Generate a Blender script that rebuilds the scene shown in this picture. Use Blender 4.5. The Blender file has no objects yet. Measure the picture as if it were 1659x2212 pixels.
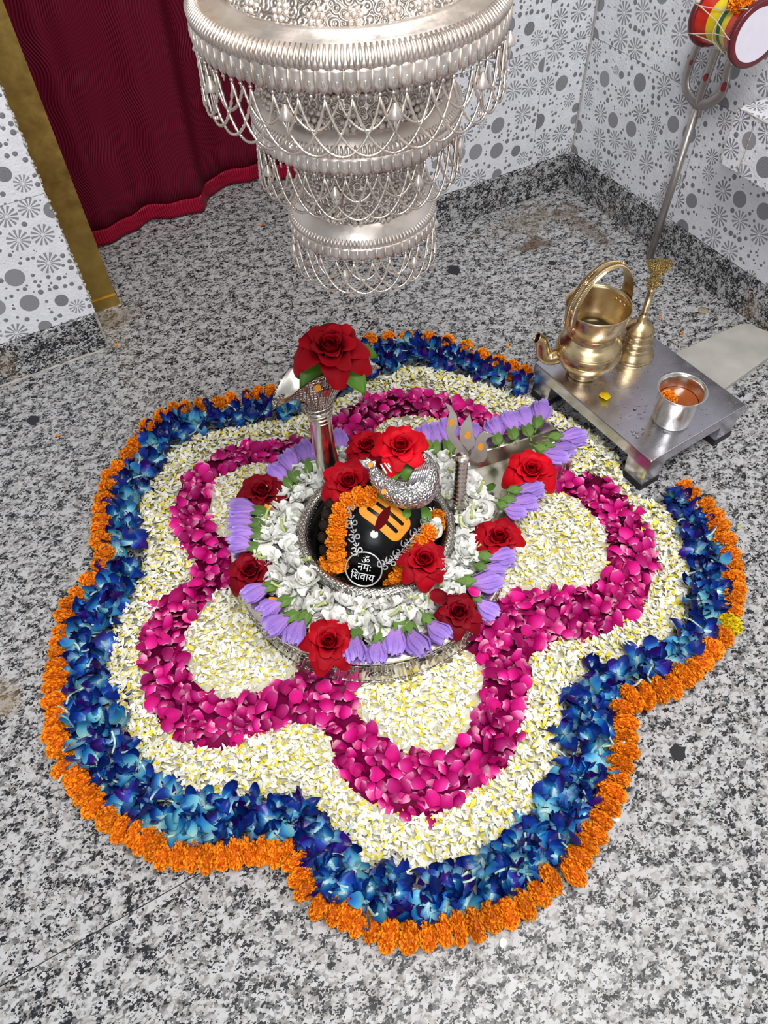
import bpy, bmesh, math, random
import numpy as np
from mathutils import Vector, Matrix, Euler
from mathutils.bvhtree import BVHTree

random.seed(7)
rng = np.random.default_rng(11)
scene = bpy.context.scene
C = scene.collection
PI = math.pi

# ------------------------------------------------------------------ camera
# Room frame: origin under the silver basin, +X along the back wall, +Y towards it, z up (metres).
CAM = Vector((-0.3192, -0.7058, 1.2))
F_PX, CX, CY = 1598.4, 829.5, 1106.0
PITCH, ROLL, YAW = 0.92554, -0.05306, 0.46202
def _cam_axes():
    fwd = Vector((0, math.cos(PITCH), -math.sin(PITCH)))
    right = Vector((1, 0, 0)); up = right.cross(fwd)
    r2 = right * math.cos(ROLL) + up * math.sin(ROLL)
    u2 = -right * math.sin(ROLL) + up * math.cos(ROLL)
    rot = Matrix.Rotation(-YAW, 3, 'Z')
    return rot @ r2, rot @ u2, rot @ fwd
RGT, UPV, FWD = _cam_axes()
cam_data = bpy.data.cameras.new('camera')
cam_data.sensor_fit = 'VERTICAL'; cam_data.sensor_height = 24.0
cam_data.lens = F_PX / 2212.0 * 24.0
cam_data.clip_start = 0.02; cam_data.clip_end = 50
cam = bpy.data.objects.new('camera', cam_data); C.objects.link(cam)
mw = Matrix.Identity(4)
for i in range(3):
    mw[i][0] = RGT[i]; mw[i][1] = UPV[i]; mw[i][2] = -FWD[i]; mw[i][3] = CAM[i]
cam.matrix_world = mw
scene.camera = cam

# ------------------------------------------------------------------ light
world = bpy.data.worlds.new('world'); scene.world = world
world.use_nodes = True
wb = world.node_tree.nodes['Background']
wb.inputs[0].default_value = (0.93, 0.96, 1.0, 1); wb.inputs[1].default_value = 0.28
def area(name, loc, target, size, sy, power, col=(1, 1, 1)):
    d = bpy.data.lights.new(name, 'AREA'); d.shape = 'RECTANGLE'; d.size = size; d.size_y = sy
    d.energy = power; d.color = col
    o = bpy.data.objects.new(name, d); C.objects.link(o)
    o.location = loc
    o.rotation_euler = (Vector(target) - Vector(loc)).to_track_quat('-Z', 'Y').to_euler()
    return o
area('ceiling_lamp', (0.05, -0.85, 2.55), (0.1, 0.05, 0), 1.4, 0.6, 42, (1.0, 0.98, 0.95))
area('doorway_daylight', (-1.5, -2.4, 1.7), (0.1, 0.1, 0.1), 1.2, 1.6, 22, (0.95, 0.98, 1.0))
vs = scene.view_settings
scene.display_settings.display_device = 'sRGB'
vs.view_transform = 'Standard'; vs.look = 'None'; vs.gamma = 1.0; vs.use_curve_mapping = False
vs.exposure = 0.45
scene.cycles.max_bounces = 8; scene.cycles.diffuse_bounces = 3; scene.cycles.glossy_bounces = 4

# ------------------------------------------------------------------ pixel -> room helpers (placing things at their real height)
def ray(px, py):
    return FWD * F_PX + RGT * (px - CX) - UPV * (py - CY)
def at(px, py, z=0.0):
    d = ray(px, py); return CAM + d * ((z - CAM.z) / d.z)
def on_axis(px, py, ax, val):
    d = ray(px, py); return CAM + d * ((val - CAM[ax]) / d[ax])
def on_plane(px, py, p, n):
    d = ray(px, py); return CAM + d * ((Vector(p) - CAM).dot(n) / d.dot(n))
def arr(pts, z):
    return np.array([at(x, y, z)[:2] for x, y in pts])

# ------------------------------------------------------------------ mesh helpers
class MB:
    def __init__(s): s.v = []; s.f = []; s.t = []
    def add(s, verts, faces, t=None):
        o = len(s.v); s.v.extend([tuple(p) for p in verts])
        s.f.extend([tuple(i + o for i in q) for q in faces])
        s.t.extend(t if t is not None else [0.0] * len(verts))
        return s
    def grid(s, fn, nu, nv, wrap=False, tfn=None):
        vs_, fs, ts = [], [], []
        cu = nu if wrap else nu + 1
        for j in range(nv + 1):
            for i in range(cu):
                u, v = i / nu, j / nv
                vs_.append(fn(u, v)); ts.append(tfn(u, v) if tfn else v)
        for j in range(nv):
            for i in range(nu):
                a = j * cu + i; b = j * cu + (i + 1) % cu if wrap else j * cu + i + 1
                fs.append((a, b, b + cu, a + cu))
        return s.add(vs_, fs, ts)
    def lathe(s, prof, n=32, c=(0, 0, 0), cap=True):
        vs_, fs = [], []
        for r, z in prof:
            for i in range(n):
                a = 2 * PI * i / n
                vs_.append((c[0] + r * math.cos(a), c[1] + r * math.sin(a), c[2] + z))
        for j in range(len(prof) - 1):
            for i in range(n):
                k = (i + 1) % n
                fs.append((j * n + i, j * n + k, (j + 1) * n + k, (j + 1) * n + i))
        if cap:
            if prof[0][0] > 1e-5: fs.append(tuple(range(n))[::-1])
            if prof[-1][0] > 1e-5: fs.append(tuple((len(prof) - 1) * n + i for i in range(n)))
        return s.add(vs_, fs)
    def tube(s, path, rad, n=8, cap=True, sq=None, closed=False, t=None):
        # sq: (vector, factor) squashes the section along a direction
        P = [Vector(p) for p in path]; m = len(P)
        R = rad if isinstance(rad, (list, tuple)) else [rad] * m
        vs_, fs, ts = [], [], []
        ref = None
        for k in range(m):
            if closed: tg = (P[(k + 1) % m] - P[k - 1])
            else: tg = P[min(k + 1, m - 1)] - P[max(k - 1, 0)]
            tg.normalize()
            if ref is None:
                ref = tg.orthogonal().normalized()
            ref = (ref - tg * ref.dot(tg)).normalized()
            bi = tg.cross(ref)
            for i in range(n):
                a = 2 * PI * i / n
                o = ref * (math.cos(a) * R[k]) + bi * (math.sin(a) * R[k])
                if sq: o = o - sq[0] * (o.dot(sq[0]) * (1 - sq[1]))
                vs_.append(P[k] + o); ts.append(t if t is not None else k / max(1, m - 1))
        rr = m if closed else m - 1
        for k in range(rr):
            for i in range(n):
                j = (i + 1) % n; k2 = (k + 1) % m
                fs.append((k * n + i, k * n + j, k2 * n + j, k2 * n + i))
        if cap and not closed:
            fs.append(tuple(range(n))[::-1]); fs.append(tuple((m - 1) * n + i for i in range(n)))
        return s.add(vs_, fs, ts)
    def box(s, x0, x1, y0, y1, z0, z1):
        v = [(x0, y0, z0), (x1, y0, z0), (x1, y1, z0), (x0, y1, z0), (x0, y0, z1), (x1, y0, z1), (x1, y1, z1), (x0, y1, z1)]
        return s.add(v, [(3, 2, 1, 0), (4, 5, 6, 7), (0, 1, 5, 4), (1, 2, 6, 5), (2, 3, 7, 6), (3, 0, 4, 7)])
    def prism(s, poly, off):
        # poly: list of 3D points (planar), off: extrusion vector
        n = len(poly); off = Vector(off)
        v = [Vector(p) for p in poly] + [Vector(p) + off for p in poly]
        f = [tuple(range(n))[::-1], tuple(range(n, 2 * n))] + [(i, (i + 1) % n, n + (i + 1) % n, n + i) for i in range(n)]
        return s.add(v, f)
    def ball(s, c, r, n=8, m=6, sz=1.0):
        c = Vector(c)
        prof = [(max(1e-6, r * math.sin(PI * k / m)), -r * sz * math.cos(PI * k / m)) for k in range(m + 1)]
        return s.lathe(prof, n, c, cap=False)
    def mesh(s, name, smooth=True):
        me = bpy.data.meshes.new(name)
        me.from_pydata(s.v, [], s.f)
        at_ = me.attributes.new('t', 'FLOAT', 'POINT'); at_.data.foreach_set('value', np.array(s.t, dtype=np.float32))
        if smooth: me.polygons.foreach_set('use_smooth', [True] * len(me.polygons))
        me.update(); return me
    def build(s, name, mat, parent=None, smooth=True, loc=None, sharp=None):
        me = s.mesh(name, smooth)
        if mat: me.materials.append(mat)
        if sharp: me.set_sharp_from_angle(angle=math.radians(sharp))
        return link(name, me, parent, loc)
def link(name, me, parent=None, loc=None, rot=None):
    o = bpy.data.objects.new(name, me); C.objects.link(o)
    if parent is not None: o.parent = parent
    if loc is not None: o.location = loc
    if rot is not None: o.rotation_euler = rot
    return o
def tag(o, label=None, cat=None, group=None, kind=None):
    if label: o['label'] = label
    if cat: o['category'] = cat
    if group: o['group'] = group
    if kind: o['kind'] = kind
    return o
def thing(name, label, cat, loc=(0, 0, 0), rot=None, group=None):
    o = bpy.data.objects.new(name, None); C.objects.link(o)
    o.empty_display_size = 0.02
    o.location = loc
    if rot is not None: o.rotation_euler = rot
    return tag(o, label, cat, group)
def basis(x, y, z):
    m = Matrix.Identity(3)
    for i in range(3): m[i][0] = x[i]; m[i][1] = y[i]; m[i][2] = z[i]
    return m
def frame_z(n, hint=Vector((0, 0, 1))):
    z = Vector(n).normalized(); x = Vector(hint).cross(z)
    if x.length < 1e-3: x = Vector((1, 0, 0)).cross(z)
    x.normalize(); return basis(x, z.cross(x), z)
def catmull(P, n=6, closed=False):
    P = [Vector(p) for p in P]; out = []; m = len(P)
    for k in range(m if closed else m - 1):
        if closed: a, b, c, d = P[k - 1], P[k], P[(k + 1) % m], P[(k + 2) % m]
        else: a, b, c, d = P[max(k - 1, 0)], P[k], P[k + 1], P[min(k + 2, m - 1)]
        for i in range(n):
            t = i / n
            out.append(0.5 * ((2 * b) + (c - a) * t + (2 * a - 5 * b + 4 * c - d) * t * t + (3 * b - a - 3 * c + d) * t ** 3))
    if not closed: out.append(P[-1])
    return out
def sm(a, b, x):
    t = max(0.0, min(1.0, (x - a) / (b - a))); return t * t * (3 - 2 * t)

# ------------------------------------------------------------------ materials
class NT:
    def __init__(s, name):
        s.m = bpy.data.materials.new(name); s.m.use_nodes = True
        s.t = s.m.node_tree; s.b = s.t.nodes['Principled BSDF']
    def n(s, typ, **kw):
        nd = s.t.nodes.new(typ)
        for k, v in kw.items():
            if k.startswith('_'): setattr(nd, k[1:], v)
            else: nd.inputs[int(k[1:]) if k[0] == 'i' and k[1:].isdigit() else k].default_value = v
        return nd
    def l(s, a, b): s.t.links.new(a, b)
    def val(s, x, sock):
        if isinstance(x, (int, float)): sock.default_value = x
        else: s.l(x, sock)
    def math(s, op, a, b=0.0, c=None):
        nd = s.t.nodes.new('ShaderNodeMath'); nd.operation = op
        s.val(a, nd.inputs[0]); s.val(b, nd.inputs[1])
        if c is not None: s.val(c, nd.inputs[2])
        return nd.outputs[0]
    def vmath(s, op, a, b=None):
        nd = s.t.nodes.new('ShaderNodeVectorMath'); nd.operation = op
        s.l(a, nd.inputs[0])
        if b is not None:
            if isinstance(b, (tuple, list)): nd.inputs[1].default_value = b
            else: s.l(b, nd.inputs[1])
        return nd
    def mix(s, fac, a, b):
        nd = s.t.nodes.new('ShaderNodeMix'); nd.data_type = 'RGBA'
        s.val(fac, nd.inputs[0])
        for x, k in ((a, 6), (b, 7)):
            if isinstance(x, (tuple, list)): nd.inputs[k].default_value = (*x[:3], 1)
            else: s.l(x, nd.inputs[k])
        return nd.outputs[2]
    def ramp(s, fac, stops, interp='LINEAR'):
        nd = s.t.nodes.new('ShaderNodeValToRGB'); r = nd.color_ramp; r.interpolation = interp
        while len(r.elements) < len(stops): r.elements.new(0.5)
        for e, (p, c) in zip(r.elements, stops):
            e.position = p; e.color = (*c, 1) if isinstance(c, (tuple, list)) else (c, c, c, 1)
        s.l(fac, nd.inputs[0]); return nd.outputs[0]
    def bump(s, h, strength=0.4, dist=0.002):
        nd = s.n('ShaderNodeBump', Strength=strength, Distance=dist); s.l(h, nd.inputs['Height'])
        s.l(nd.outputs[0], s.b.inputs['Normal']); return nd
    def attr(s, name):
        nd = s.t.nodes.new('ShaderNodeAttribute'); nd.attribute_name = name; return nd.outputs['Fac']
    def pos(s):
        return s.t.nodes.new('ShaderNodeNewGeometry').outputs['Position']
    def obj(s):
        return s.t.nodes.new('ShaderNodeTexCoord').outputs['Object']
    def noise(s, vec, scale, detail=3.0, rough=0.5):
        nd = s.n('ShaderNodeTexNoise', Scale=scale, Detail=detail, Roughness=rough); s.l(vec, nd.inputs['Vector']); return nd.outputs['Fac']
    def set(s, base=None, rough=None, metal=None, spec=None, sub=None, coat=None, sheen=None):
        b = s.b.inputs
        if base is not None:
            if isinstance(base, (tuple, list)): b['Base Color'].default_value = (*base[:3], 1)
            else: s.l(base, b['Base Color'])
        for k, v in (('Roughness', rough), ('Metallic', metal), ('Specular IOR Level', spec), ('Coat Weight', coat), ('Sheen Weight', sheen)):
            if v is not None: s.val(v, b[k])
        return s.m
def plain(name, col, rough=0.5, metal=0.0, spec=0.5, coat=None, var=0.12, scale=60):
    k = NT(name)
    nz = k.noise(k.obj(), scale, 3)
    f = k.ramp(nz, [(0.3, 1 - var), (0.7, 1.0)])
    base = k.t.nodes.new('ShaderNodeMix'); base.data_type = 'RGBA'; base.blend_type = 'MULTIPLY'; base.inputs[0].default_value = 1
    base.inputs[6].default_value = (*col, 1); k.l(f, base.inputs[7])
    return k.set(base.outputs[2], rough, metal, spec, coat=coat)
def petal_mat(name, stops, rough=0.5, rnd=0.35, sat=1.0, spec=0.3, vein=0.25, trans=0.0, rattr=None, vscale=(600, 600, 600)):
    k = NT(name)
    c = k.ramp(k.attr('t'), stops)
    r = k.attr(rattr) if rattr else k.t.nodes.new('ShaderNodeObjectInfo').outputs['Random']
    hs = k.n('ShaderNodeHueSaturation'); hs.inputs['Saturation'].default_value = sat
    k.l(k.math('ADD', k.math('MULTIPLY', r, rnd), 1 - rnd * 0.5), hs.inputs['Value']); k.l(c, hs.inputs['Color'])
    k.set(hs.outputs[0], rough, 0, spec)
    if vein:
        nz = k.noise(k.obj(), 220, 2); k.bump(nz, vein, 0.002)
    if trans:
        k.b.inputs['Subsurface Weight'].default_value = trans
        k.b.inputs['Subsurface Radius'].default_value = (0.004, 0.003, 0.003); k.b.inputs['Subsurface Scale'].default_value = 0.4
    return k.m

def granite(name, dark=0.0, tint=(1, 1, 1)):
    k = NT(name)
    p = k.pos()
    rot = k.n('ShaderNodeMapping'); k.l(p, rot.inputs['Vector'])
    rot.inputs['Rotation'].default_value = (0, 0, 0.5); rot.inputs['Scale'].default_value = (0.9, 1.15, 1.1)
    q = rot.outputs[0]
    wn = k.n('ShaderNodeTexNoise', Scale=190.0, Detail=3.0); k.l(q, wn.inputs['Vector'])
    off = k.vmath('SCALE', k.vmath('SUBTRACT', wn.outputs['Color'], (0.5, 0.5, 0.5)).outputs[0]); off.inputs['Scale'].default_value = 0.008
    qq = k.vmath('ADD', q, off.outputs[0]).outputs[0]
    def cells(sc):
        v = k.n('ShaderNodeTexVoronoi', Scale=sc); k.l(qq, v.inputs['Vector'])
        c = k.t.nodes.new('ShaderNodeSeparateColor'); k.l(v.outputs['Color'], c.inputs[0]); return c.outputs[0], c.outputs[1]
    c1, c1b = cells(205.0); c2, c2b = cells(360.0); c3, c3b = cells(120.0)
    clus = k.noise(q, 46, 4, 0.6)
    tone = k.math('ADD', c1, k.math('MULTIPLY', k.math('SUBTRACT', clus, 0.5), 1.5 ))
    light = k.ramp(tone, [(0.16, (0.12, 0.12, 0.125)), (0.32, (0.25, 0.247, 0.245)), (0.5, (0.37, 0.367, 0.365)), (0.75, (0.48, 0.478, 0.485))])
    light = k.mix(k.math('GREATER_THAN', c3, 0.84), light, (0.50, 0.50, 0.515))
    base = k.mix(k.math('MULTIPLY', k.math('GREATER_THAN', c3b, 0.86), 0.5), light, (0.30, 0.27, 0.25))
    bt = k.math('ADD', c2, k.math('MULTIPLY', k.math('SUBTRACT', clus, 0.5), 2.0))
    thr = 0.11 + 0.20 * dark
    blk = k.ramp(bt, [(thr, 1.0), (thr + 0.03, 0.0)])
    base = k.mix(blk, base, (0.010, 0.011, 0.015))
    bt2 = k.math('ADD', c1b, k.math('MULTIPLY', k.math('SUBTRACT', clus, 0.5), 1.4))
    blk2 = k.ramp(bt2, [(0.07 + 0.1 * dark, 1.0), (0.10 + 0.1 * dark, 0.0)])
    base = k.mix(blk2, base, (0.012, 0.013, 0.017))
    return k, base
def finish_granite(k, base, rough=0.22):
    r = k.ramp(k.noise(k.pos(), 30, 3), [(0.3, rough * 0.75), (0.7, rough * 1.3)])
    return k.set(base, r, 0, 0.35)

kf, fb = granite('granite_floor')
def spot(k, cx, cy, rx, ry, nscale=14):
    mp = k.n('ShaderNodeMapping'); k.l(k.pos(), mp.inputs['Vector'])
    mp.inputs['Location'].default_value = (-cx / rx, -cy / ry, 0); mp.inputs['Scale'].default_value = (1 / rx, 1 / ry, 0)
    ln = k.vmath('LENGTH', mp.outputs[0]).outputs['Value']
    nz = k.noise(k.pos(), nscale, 4)
    return k.math('ADD', ln, k.math('MULTIPLY', k.math('SUBTRACT', nz, 0.5), 2.2))
for cx, cy, rx, ry, a, col in [(0.885, 0.70, .085, .035, .8, (0.10, 0.055, 0.025)), (0.95, 0.80, .16, .07, .45, (0.2, 0.15, 0.09)), (-0.68, 0.08, .035, .04, .55, (0.25, 0.17, 0.08)), (1.06, 0.72, .05, .14, .5, (0.12, 0.07, 0.04)), (-0.22, 1.0, .1, .05, .5, (0.16, 0.12, 0.08))]:
    s_ = spot(kf, cx, cy, rx, ry, 26)
    m_ = kf.ramp(s_, [(0.35, a), (1.15, 0.0)])
    fb = kf.mix(m_, fb, col)
M = {}
M['floor'] = finish_granite(kf, fb, 0.40)
k_, b_ = granite('granite_skirting', 1.0)
st = k_.ramp(k_.noise(k_.pos(), 9, 4), [(0.6, 0.0), (0.72, 0.45)])
b_ = k_.mix(st, b_, (0.22, 0.14, 0.06))
M['skirt'] = finish_granite(k_, b_, 0.35)

# printed wall tile: pinwheels, discs and bubbles from Voronoi cells whose radius never meets the neighbour
def tile_material():
    k = NT('printed_wall_tile')
    uv = k.t.nodes.new('ShaderNodeUVMap').outputs[0]
    def vor(vec, scale, rnd=1.0):
        a = k.n('ShaderNodeTexVoronoi', Scale=scale, Randomness=rnd, _voronoi_dimensions='2D', _feature='F1'); k.l(vec, a.inputs['Vector'])
        b = k.n('ShaderNodeTexVoronoi', Scale=scale, Randomness=rnd, _voronoi_dimensions='2D', _feature='N_SPHERE_RADIUS'); k.l(vec, b.inputs['Vector'])
        return a, k.math('DIVIDE', b.outputs['Radius'], scale)
    SA, SB = 15.5, 58.0
    A, RA = vor(uv, SA, 0.70)
    la = k.vmath('SUBTRACT', uv, A.outputs['Position']).outputs[0]
    ra = k.vmath('LENGTH', la).outputs['Value']
    RA = k.math('MINIMUM', k.math('MULTIPLY', RA, 1.0), 0.026)
    rel = k.math('DIVIDE', ra, RA)
    sep = k.t.nodes.new('ShaderNodeSeparateXYZ'); k.l(la, sep.inputs[0])
    ang = k.math('ARCTAN2', sep.outputs[1], sep.outputs[0])
    cs_ = k.math('COSINE', k.math('MULTIPLY', ang, 12.0))
    wedge = k.math('MULTIPLY', k.math('GREATER_THAN', cs_, 0.0), k.math('MULTIPLY', k.math('LESS_THAN', rel, 0.97), k.math('GREATER_THAN', rel, 0.14)))
    colA = k.t.nodes.new('ShaderNodeSeparateColor'); k.l(A.outputs['Color'], colA.inputs[0])
    isdisc = k.math('LESS_THAN', colA.outputs[0], 0.30)
    disc = k.math('LESS_THAN', rel, 0.80)
    wheel = k.math('MULTIPLY', wedge, k.math('SUBTRACT', 1.0, isdisc))
    disc = k.math('MULTIPLY', disc, isdisc)
    # small discs
    B, RB = vor(uv, SB, 0.95)
    posB = B.outputs['Position']
    lb = k.vmath('SUBTRACT', uv, posB).outputs[0]
    rb = k.vmath('LENGTH', lb).outputs['Value']
    A2, RA2 = vor(posB, SA, 0.70)
    RA2 = k.math('MINIMUM', RA2, 0.026)
    dAB = k.vmath('LENGTH', k.vmath('SUBTRACT', posB, A2.outputs['Position']).outputs[0]).outputs['Value']
    colB = k.t.nodes.new('ShaderNodeSeparateColor'); k.l(B.outputs['Color'], colB.inputs[0])
    RBs = k.math('MULTIPLY', k.math('MINIMUM', RB, 0.0068), k.math('ADD', 0.40, k.math('MULTIPLY', colB.outputs[1], 0.6)))
    free = k.math('GREATER_THAN', dAB, k.math('ADD', RA2, RBs))
    small = k.math('MULTIPLY', k.math('LESS_THAN', rb, RBs), free)
    dark_small = k.math('MULTIPLY', small, k.math('GREATER_THAN', colB.outputs[2], 0.12))
    # bubbles relief
    Cc, RC = vor(uv, 150.0, 1.0)
    rc = k.vmath('LENGTH', k.vmath('SUBTRACT', uv, Cc.outputs['Position']).outputs[0]).outputs['Value']
    dome = k.math('MAXIMUM', k.math('SUBTRACT', 1.0, k.math('DIVIDE', rc, 0.0034)), 0.0)
    flat = k.math('SUBTRACT', 1.0, k.math('LESS_THAN', rel, 1.0))
    # hatch inside the grey discs
    mp = k.n('ShaderNodeMapping'); k.l(uv, mp.inputs['Vector']); mp.inputs['Scale'].default_value = (180, 900, 1)
    hatch = k.noise(mp.outputs[0], 1.0, 3)
    ink = k.ramp(hatch, [(0.3, (0.12, 0.12, 0.135)), (0.7, (0.27, 0.27, 0.29))])
    ink2 = k.mix(colA.outputs[1], ink, (0.30, 0.30, 0.32))
    paper = k.ramp(k.noise(uv, 40, 3), [(0.3, (0.68, 0.69, 0.74)), (0.7, (0.78, 0.79, 0.83))])
    base = k.mix(wheel, paper, ink2)
    base = k.mix(disc, base, ink2)
    base = k.mix(dark_small, base, ink)
    dsm = k.math('MULTIPLY', k.math('MAXIMUM', k.math('SUBTRACT', 1.0, k.math('DIVIDE', rb, k.math('MAXIMUM', RBs, 0.0005))), 0.0), free)
    h = k.math('ADD', k.math('MULTIPLY', dome, k.math('MULTIPLY', flat, 0.5)), dsm)
    h = k.math('ADD', h, k.math('MULTIPLY', disc, 0.4))
    k.bump(h, 0.5, 0.0016)
    return k.set(base, 0.3, 0, 0.45)
M['tile'] = tile_material()
M['plaster'] = plain('rough_plaster', (0.55, 0.52, 0.47), 0.9, var=0.4, scale=40)
M['grout'] = plain('grout', (0.42, 0.40, 0.38), 0.9, var=0.3, scale=80)

def metal(name, col, rough, bump=None, scale=120, bs=0.3, dirt=None, dist=0.002):
    k = NT(name)
    o = k.obj()
    nz = k.noise(o, 18, 5, 0.6)
    d = dirt or tuple(c * 0.62 for c in col)
    base = k.mix(k.ramp(nz, [(0.35, 0.55), (0.62, 0.0)]), col, d)
    k.set(base, k.ramp(k.noise(o, 40, 4), [(0.3, rough * 0.75), (0.7, rough * 1.35)]), 1.0)
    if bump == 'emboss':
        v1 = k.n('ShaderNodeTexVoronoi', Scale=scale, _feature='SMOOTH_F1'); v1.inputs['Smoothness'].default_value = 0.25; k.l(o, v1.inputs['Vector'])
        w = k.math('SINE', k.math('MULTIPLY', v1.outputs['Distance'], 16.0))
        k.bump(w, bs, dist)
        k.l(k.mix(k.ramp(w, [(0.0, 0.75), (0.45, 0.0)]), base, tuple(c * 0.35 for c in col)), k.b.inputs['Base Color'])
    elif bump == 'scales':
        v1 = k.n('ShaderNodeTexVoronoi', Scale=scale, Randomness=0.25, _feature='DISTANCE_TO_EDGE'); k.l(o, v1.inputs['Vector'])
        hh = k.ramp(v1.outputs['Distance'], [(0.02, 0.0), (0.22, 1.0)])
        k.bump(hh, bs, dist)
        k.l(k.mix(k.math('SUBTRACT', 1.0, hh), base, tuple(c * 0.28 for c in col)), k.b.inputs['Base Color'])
    elif bump == 'brush':
        mp = k.n('ShaderNodeMapping'); k.l(o, mp.inputs['Vector']); mp.inputs['Scale'].default_value = (8, 500, 8)
        k.bump(k.noise(mp.outputs[0], 1.0, 2), bs, 0.0006)
    elif bump == 'noise':
        k.bump(k.noise(o, scale, 4), bs, dist)
    return k.m
M['silver'] = metal('polished_silver', (0.86, 0.82, 0.74), 0.20, 'noise', 25, 0.12)
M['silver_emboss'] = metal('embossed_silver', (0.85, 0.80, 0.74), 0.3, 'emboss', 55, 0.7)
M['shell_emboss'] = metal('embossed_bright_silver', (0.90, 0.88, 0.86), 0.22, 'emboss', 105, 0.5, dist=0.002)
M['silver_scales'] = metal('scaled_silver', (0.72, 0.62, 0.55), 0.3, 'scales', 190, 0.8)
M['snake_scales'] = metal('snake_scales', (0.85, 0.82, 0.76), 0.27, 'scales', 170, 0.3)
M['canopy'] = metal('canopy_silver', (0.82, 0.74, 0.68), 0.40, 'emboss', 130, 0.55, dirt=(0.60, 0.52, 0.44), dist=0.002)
M['canopy_smooth'] = metal('canopy_silver_plain', (0.80, 0.73, 0.68), 0.42, 'noise', 60, 0.3, dirt=(0.62, 0.53, 0.46))
M['chain'] = metal('silver_chain', (0.80, 0.73, 0.66), 0.35, dirt=(0.55, 0.47, 0.40))
M['steel'] = metal('brushed_steel', (0.63, 0.62, 0.68), 0.22, 'brush', 100, 0.15, dirt=(0.52, 0.51, 0.57))
M['cup_steel'] = metal('cup_steel', (0.80, 0.77, 0.72), 0.22, 'noise', 30, 0.08)
M['brass'] = metal('worn_brass', (0.72, 0.58, 0.36), 0.27, 'noise', 30, 0.1, dirt=(0.50, 0.33, 0.12))
M['brass_orn'] = metal('ornate_brass', (0.72, 0.53, 0.22), 0.28, 'emboss', 260, 0.9, dirt=(0.3, 0.19, 0.06))
M['brass_frame'] = metal('dull_brass_frame', (0.52, 0.36, 0.10), 0.42, 'noise', 90, 0.25, dirt=(0.30, 0.19, 0.05))
M['iron'] = metal('grey_iron', (0.50, 0.46, 0.44), 0.38, 'noise', 60, 0.3, dirt=(0.33, 0.29, 0.27))
M['chrome'] = metal('pendant_silver', (0.92, 0.92, 0.92), 0.15)
M['charm'] = metal('charm_silver', (0.66, 0.65, 0.64), 0.3)
M['dark_metal'] = metal('dark_chain_metal', (0.30, 0.30, 0.31), 0.25)
M['rubber'] = plain('black_rubber', (0.012, 0.012, 0.013), 0.6)
M['black_stone'] = plain('polished_black_stone', (0.004, 0.004, 0.005), 0.26, var=0.3, spec=0.25)
M['sandal'] = plain('orange_sandal_paste', (0.80, 0.30, 0.015), 0.6, var=0.15)
M['kumkum'] = plain('dark_red_kumkum', (0.10, 0.003, 0.005), 0.9, spec=0.05)
M['redmark'] = plain('red_paste_mark', (0.30, 0.012, 0.012), 0.5)
M['whitemark'] = plain('white_paste_dot', (0.75, 0.75, 0.70), 0.6)
M['bead'] = plain('rudraksha_seed', (0.030, 0.018, 0.014), 0.8, var=0.7, scale=3, spec=0.15)
M['leaf'] = petal_mat('green_leaf', [(0, (0.06, 0.16, 0.015)), (1, (0.10, 0.24, 0.02))], 0.4, 0.5)
M['calyx'] = petal_mat('green_calyx', [(0, (0.13, 0.22, 0.05)), (1, (0.09, 0.19, 0.03))], 0.5, 0.4)
M['water'] = NT('brass_vessel_water').set((0.02, 0.017, 0.008), 0.04, 0, 0.5)
M['marble'] = plain('pale_marble_slab', (0.50, 0.48, 0.44), 0.4, var=0.22, scale=18)
M['inlay'] = plain('black_inlay_stone', (0.012, 0.013, 0.017), 0.3)
M['coin'] = plain('sticker_disc', (0.42, 0.33, 0.22), 0.6, var=0.4, scale=300)
# flowers
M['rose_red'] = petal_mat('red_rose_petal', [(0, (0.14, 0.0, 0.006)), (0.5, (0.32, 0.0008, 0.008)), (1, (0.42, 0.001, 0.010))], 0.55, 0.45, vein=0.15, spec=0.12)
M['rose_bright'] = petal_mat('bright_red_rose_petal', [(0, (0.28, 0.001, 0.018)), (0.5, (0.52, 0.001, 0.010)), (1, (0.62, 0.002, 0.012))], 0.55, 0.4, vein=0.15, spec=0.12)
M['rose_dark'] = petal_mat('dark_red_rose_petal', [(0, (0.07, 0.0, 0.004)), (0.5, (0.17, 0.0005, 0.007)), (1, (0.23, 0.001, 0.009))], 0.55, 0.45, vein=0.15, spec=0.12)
M['pink'] = petal_mat('magenta_rose_petal', [(0, (0.78, 0.38, 0.50)), (0.2, (0.62, 0.035, 0.24)), (0.55, (0.42, 0.002, 0.13)), (1, (0.34, 0.001, 0.09))], 0.5, 0.8, rattr='r', spec=0.15)
M['pink_obj'] = petal_mat('magenta_rose_petal_single', [(0, (0.78, 0.36, 0.50)), (0.12, (0.62, 0.04, 0.27)), (0.5, (0.55, 0.004, 0.18)), (1, (0.42, 0.001, 0.11))], 0.5, 0.85, spec=0.15)
M['white'] = petal_mat('white_petal', [(0, (0.80, 0.62, 0.01)), (0.26, (0.82, 0.72, 0.08)), (0.40, (0.88, 0.87, 0.74)), (1, (0.93, 0.92, 0.87))], 0.5, 0.16, rattr='r', vein=0.0)
M['tuberose'] = petal_mat('white_tuberose_petal', [(0, (0.72, 0.76, 0.48)), (0.25, (0.90, 0.90, 0.82)), (1, (0.97, 0.97, 0.95))], 0.5, 0.05, vein=0.05, spec=0.2)
M['tube_green'] = petal_mat('pale_green_stem', [(0, (0.40, 0.52, 0.12)), (1, (0.62, 0.68, 0.28))], 0.5, 0.3)
M['orchid'] = petal_mat('blue_orchid_petal', [(0, (0.30, 0.62, 0.70)), (0.22, (0.03, 0.24, 0.50)), (0.5, (0.004, 0.035, 0.28)), (1, (0.004, 0.004, 0.075))], 0.3, 0.9, vein=0.2)
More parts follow.
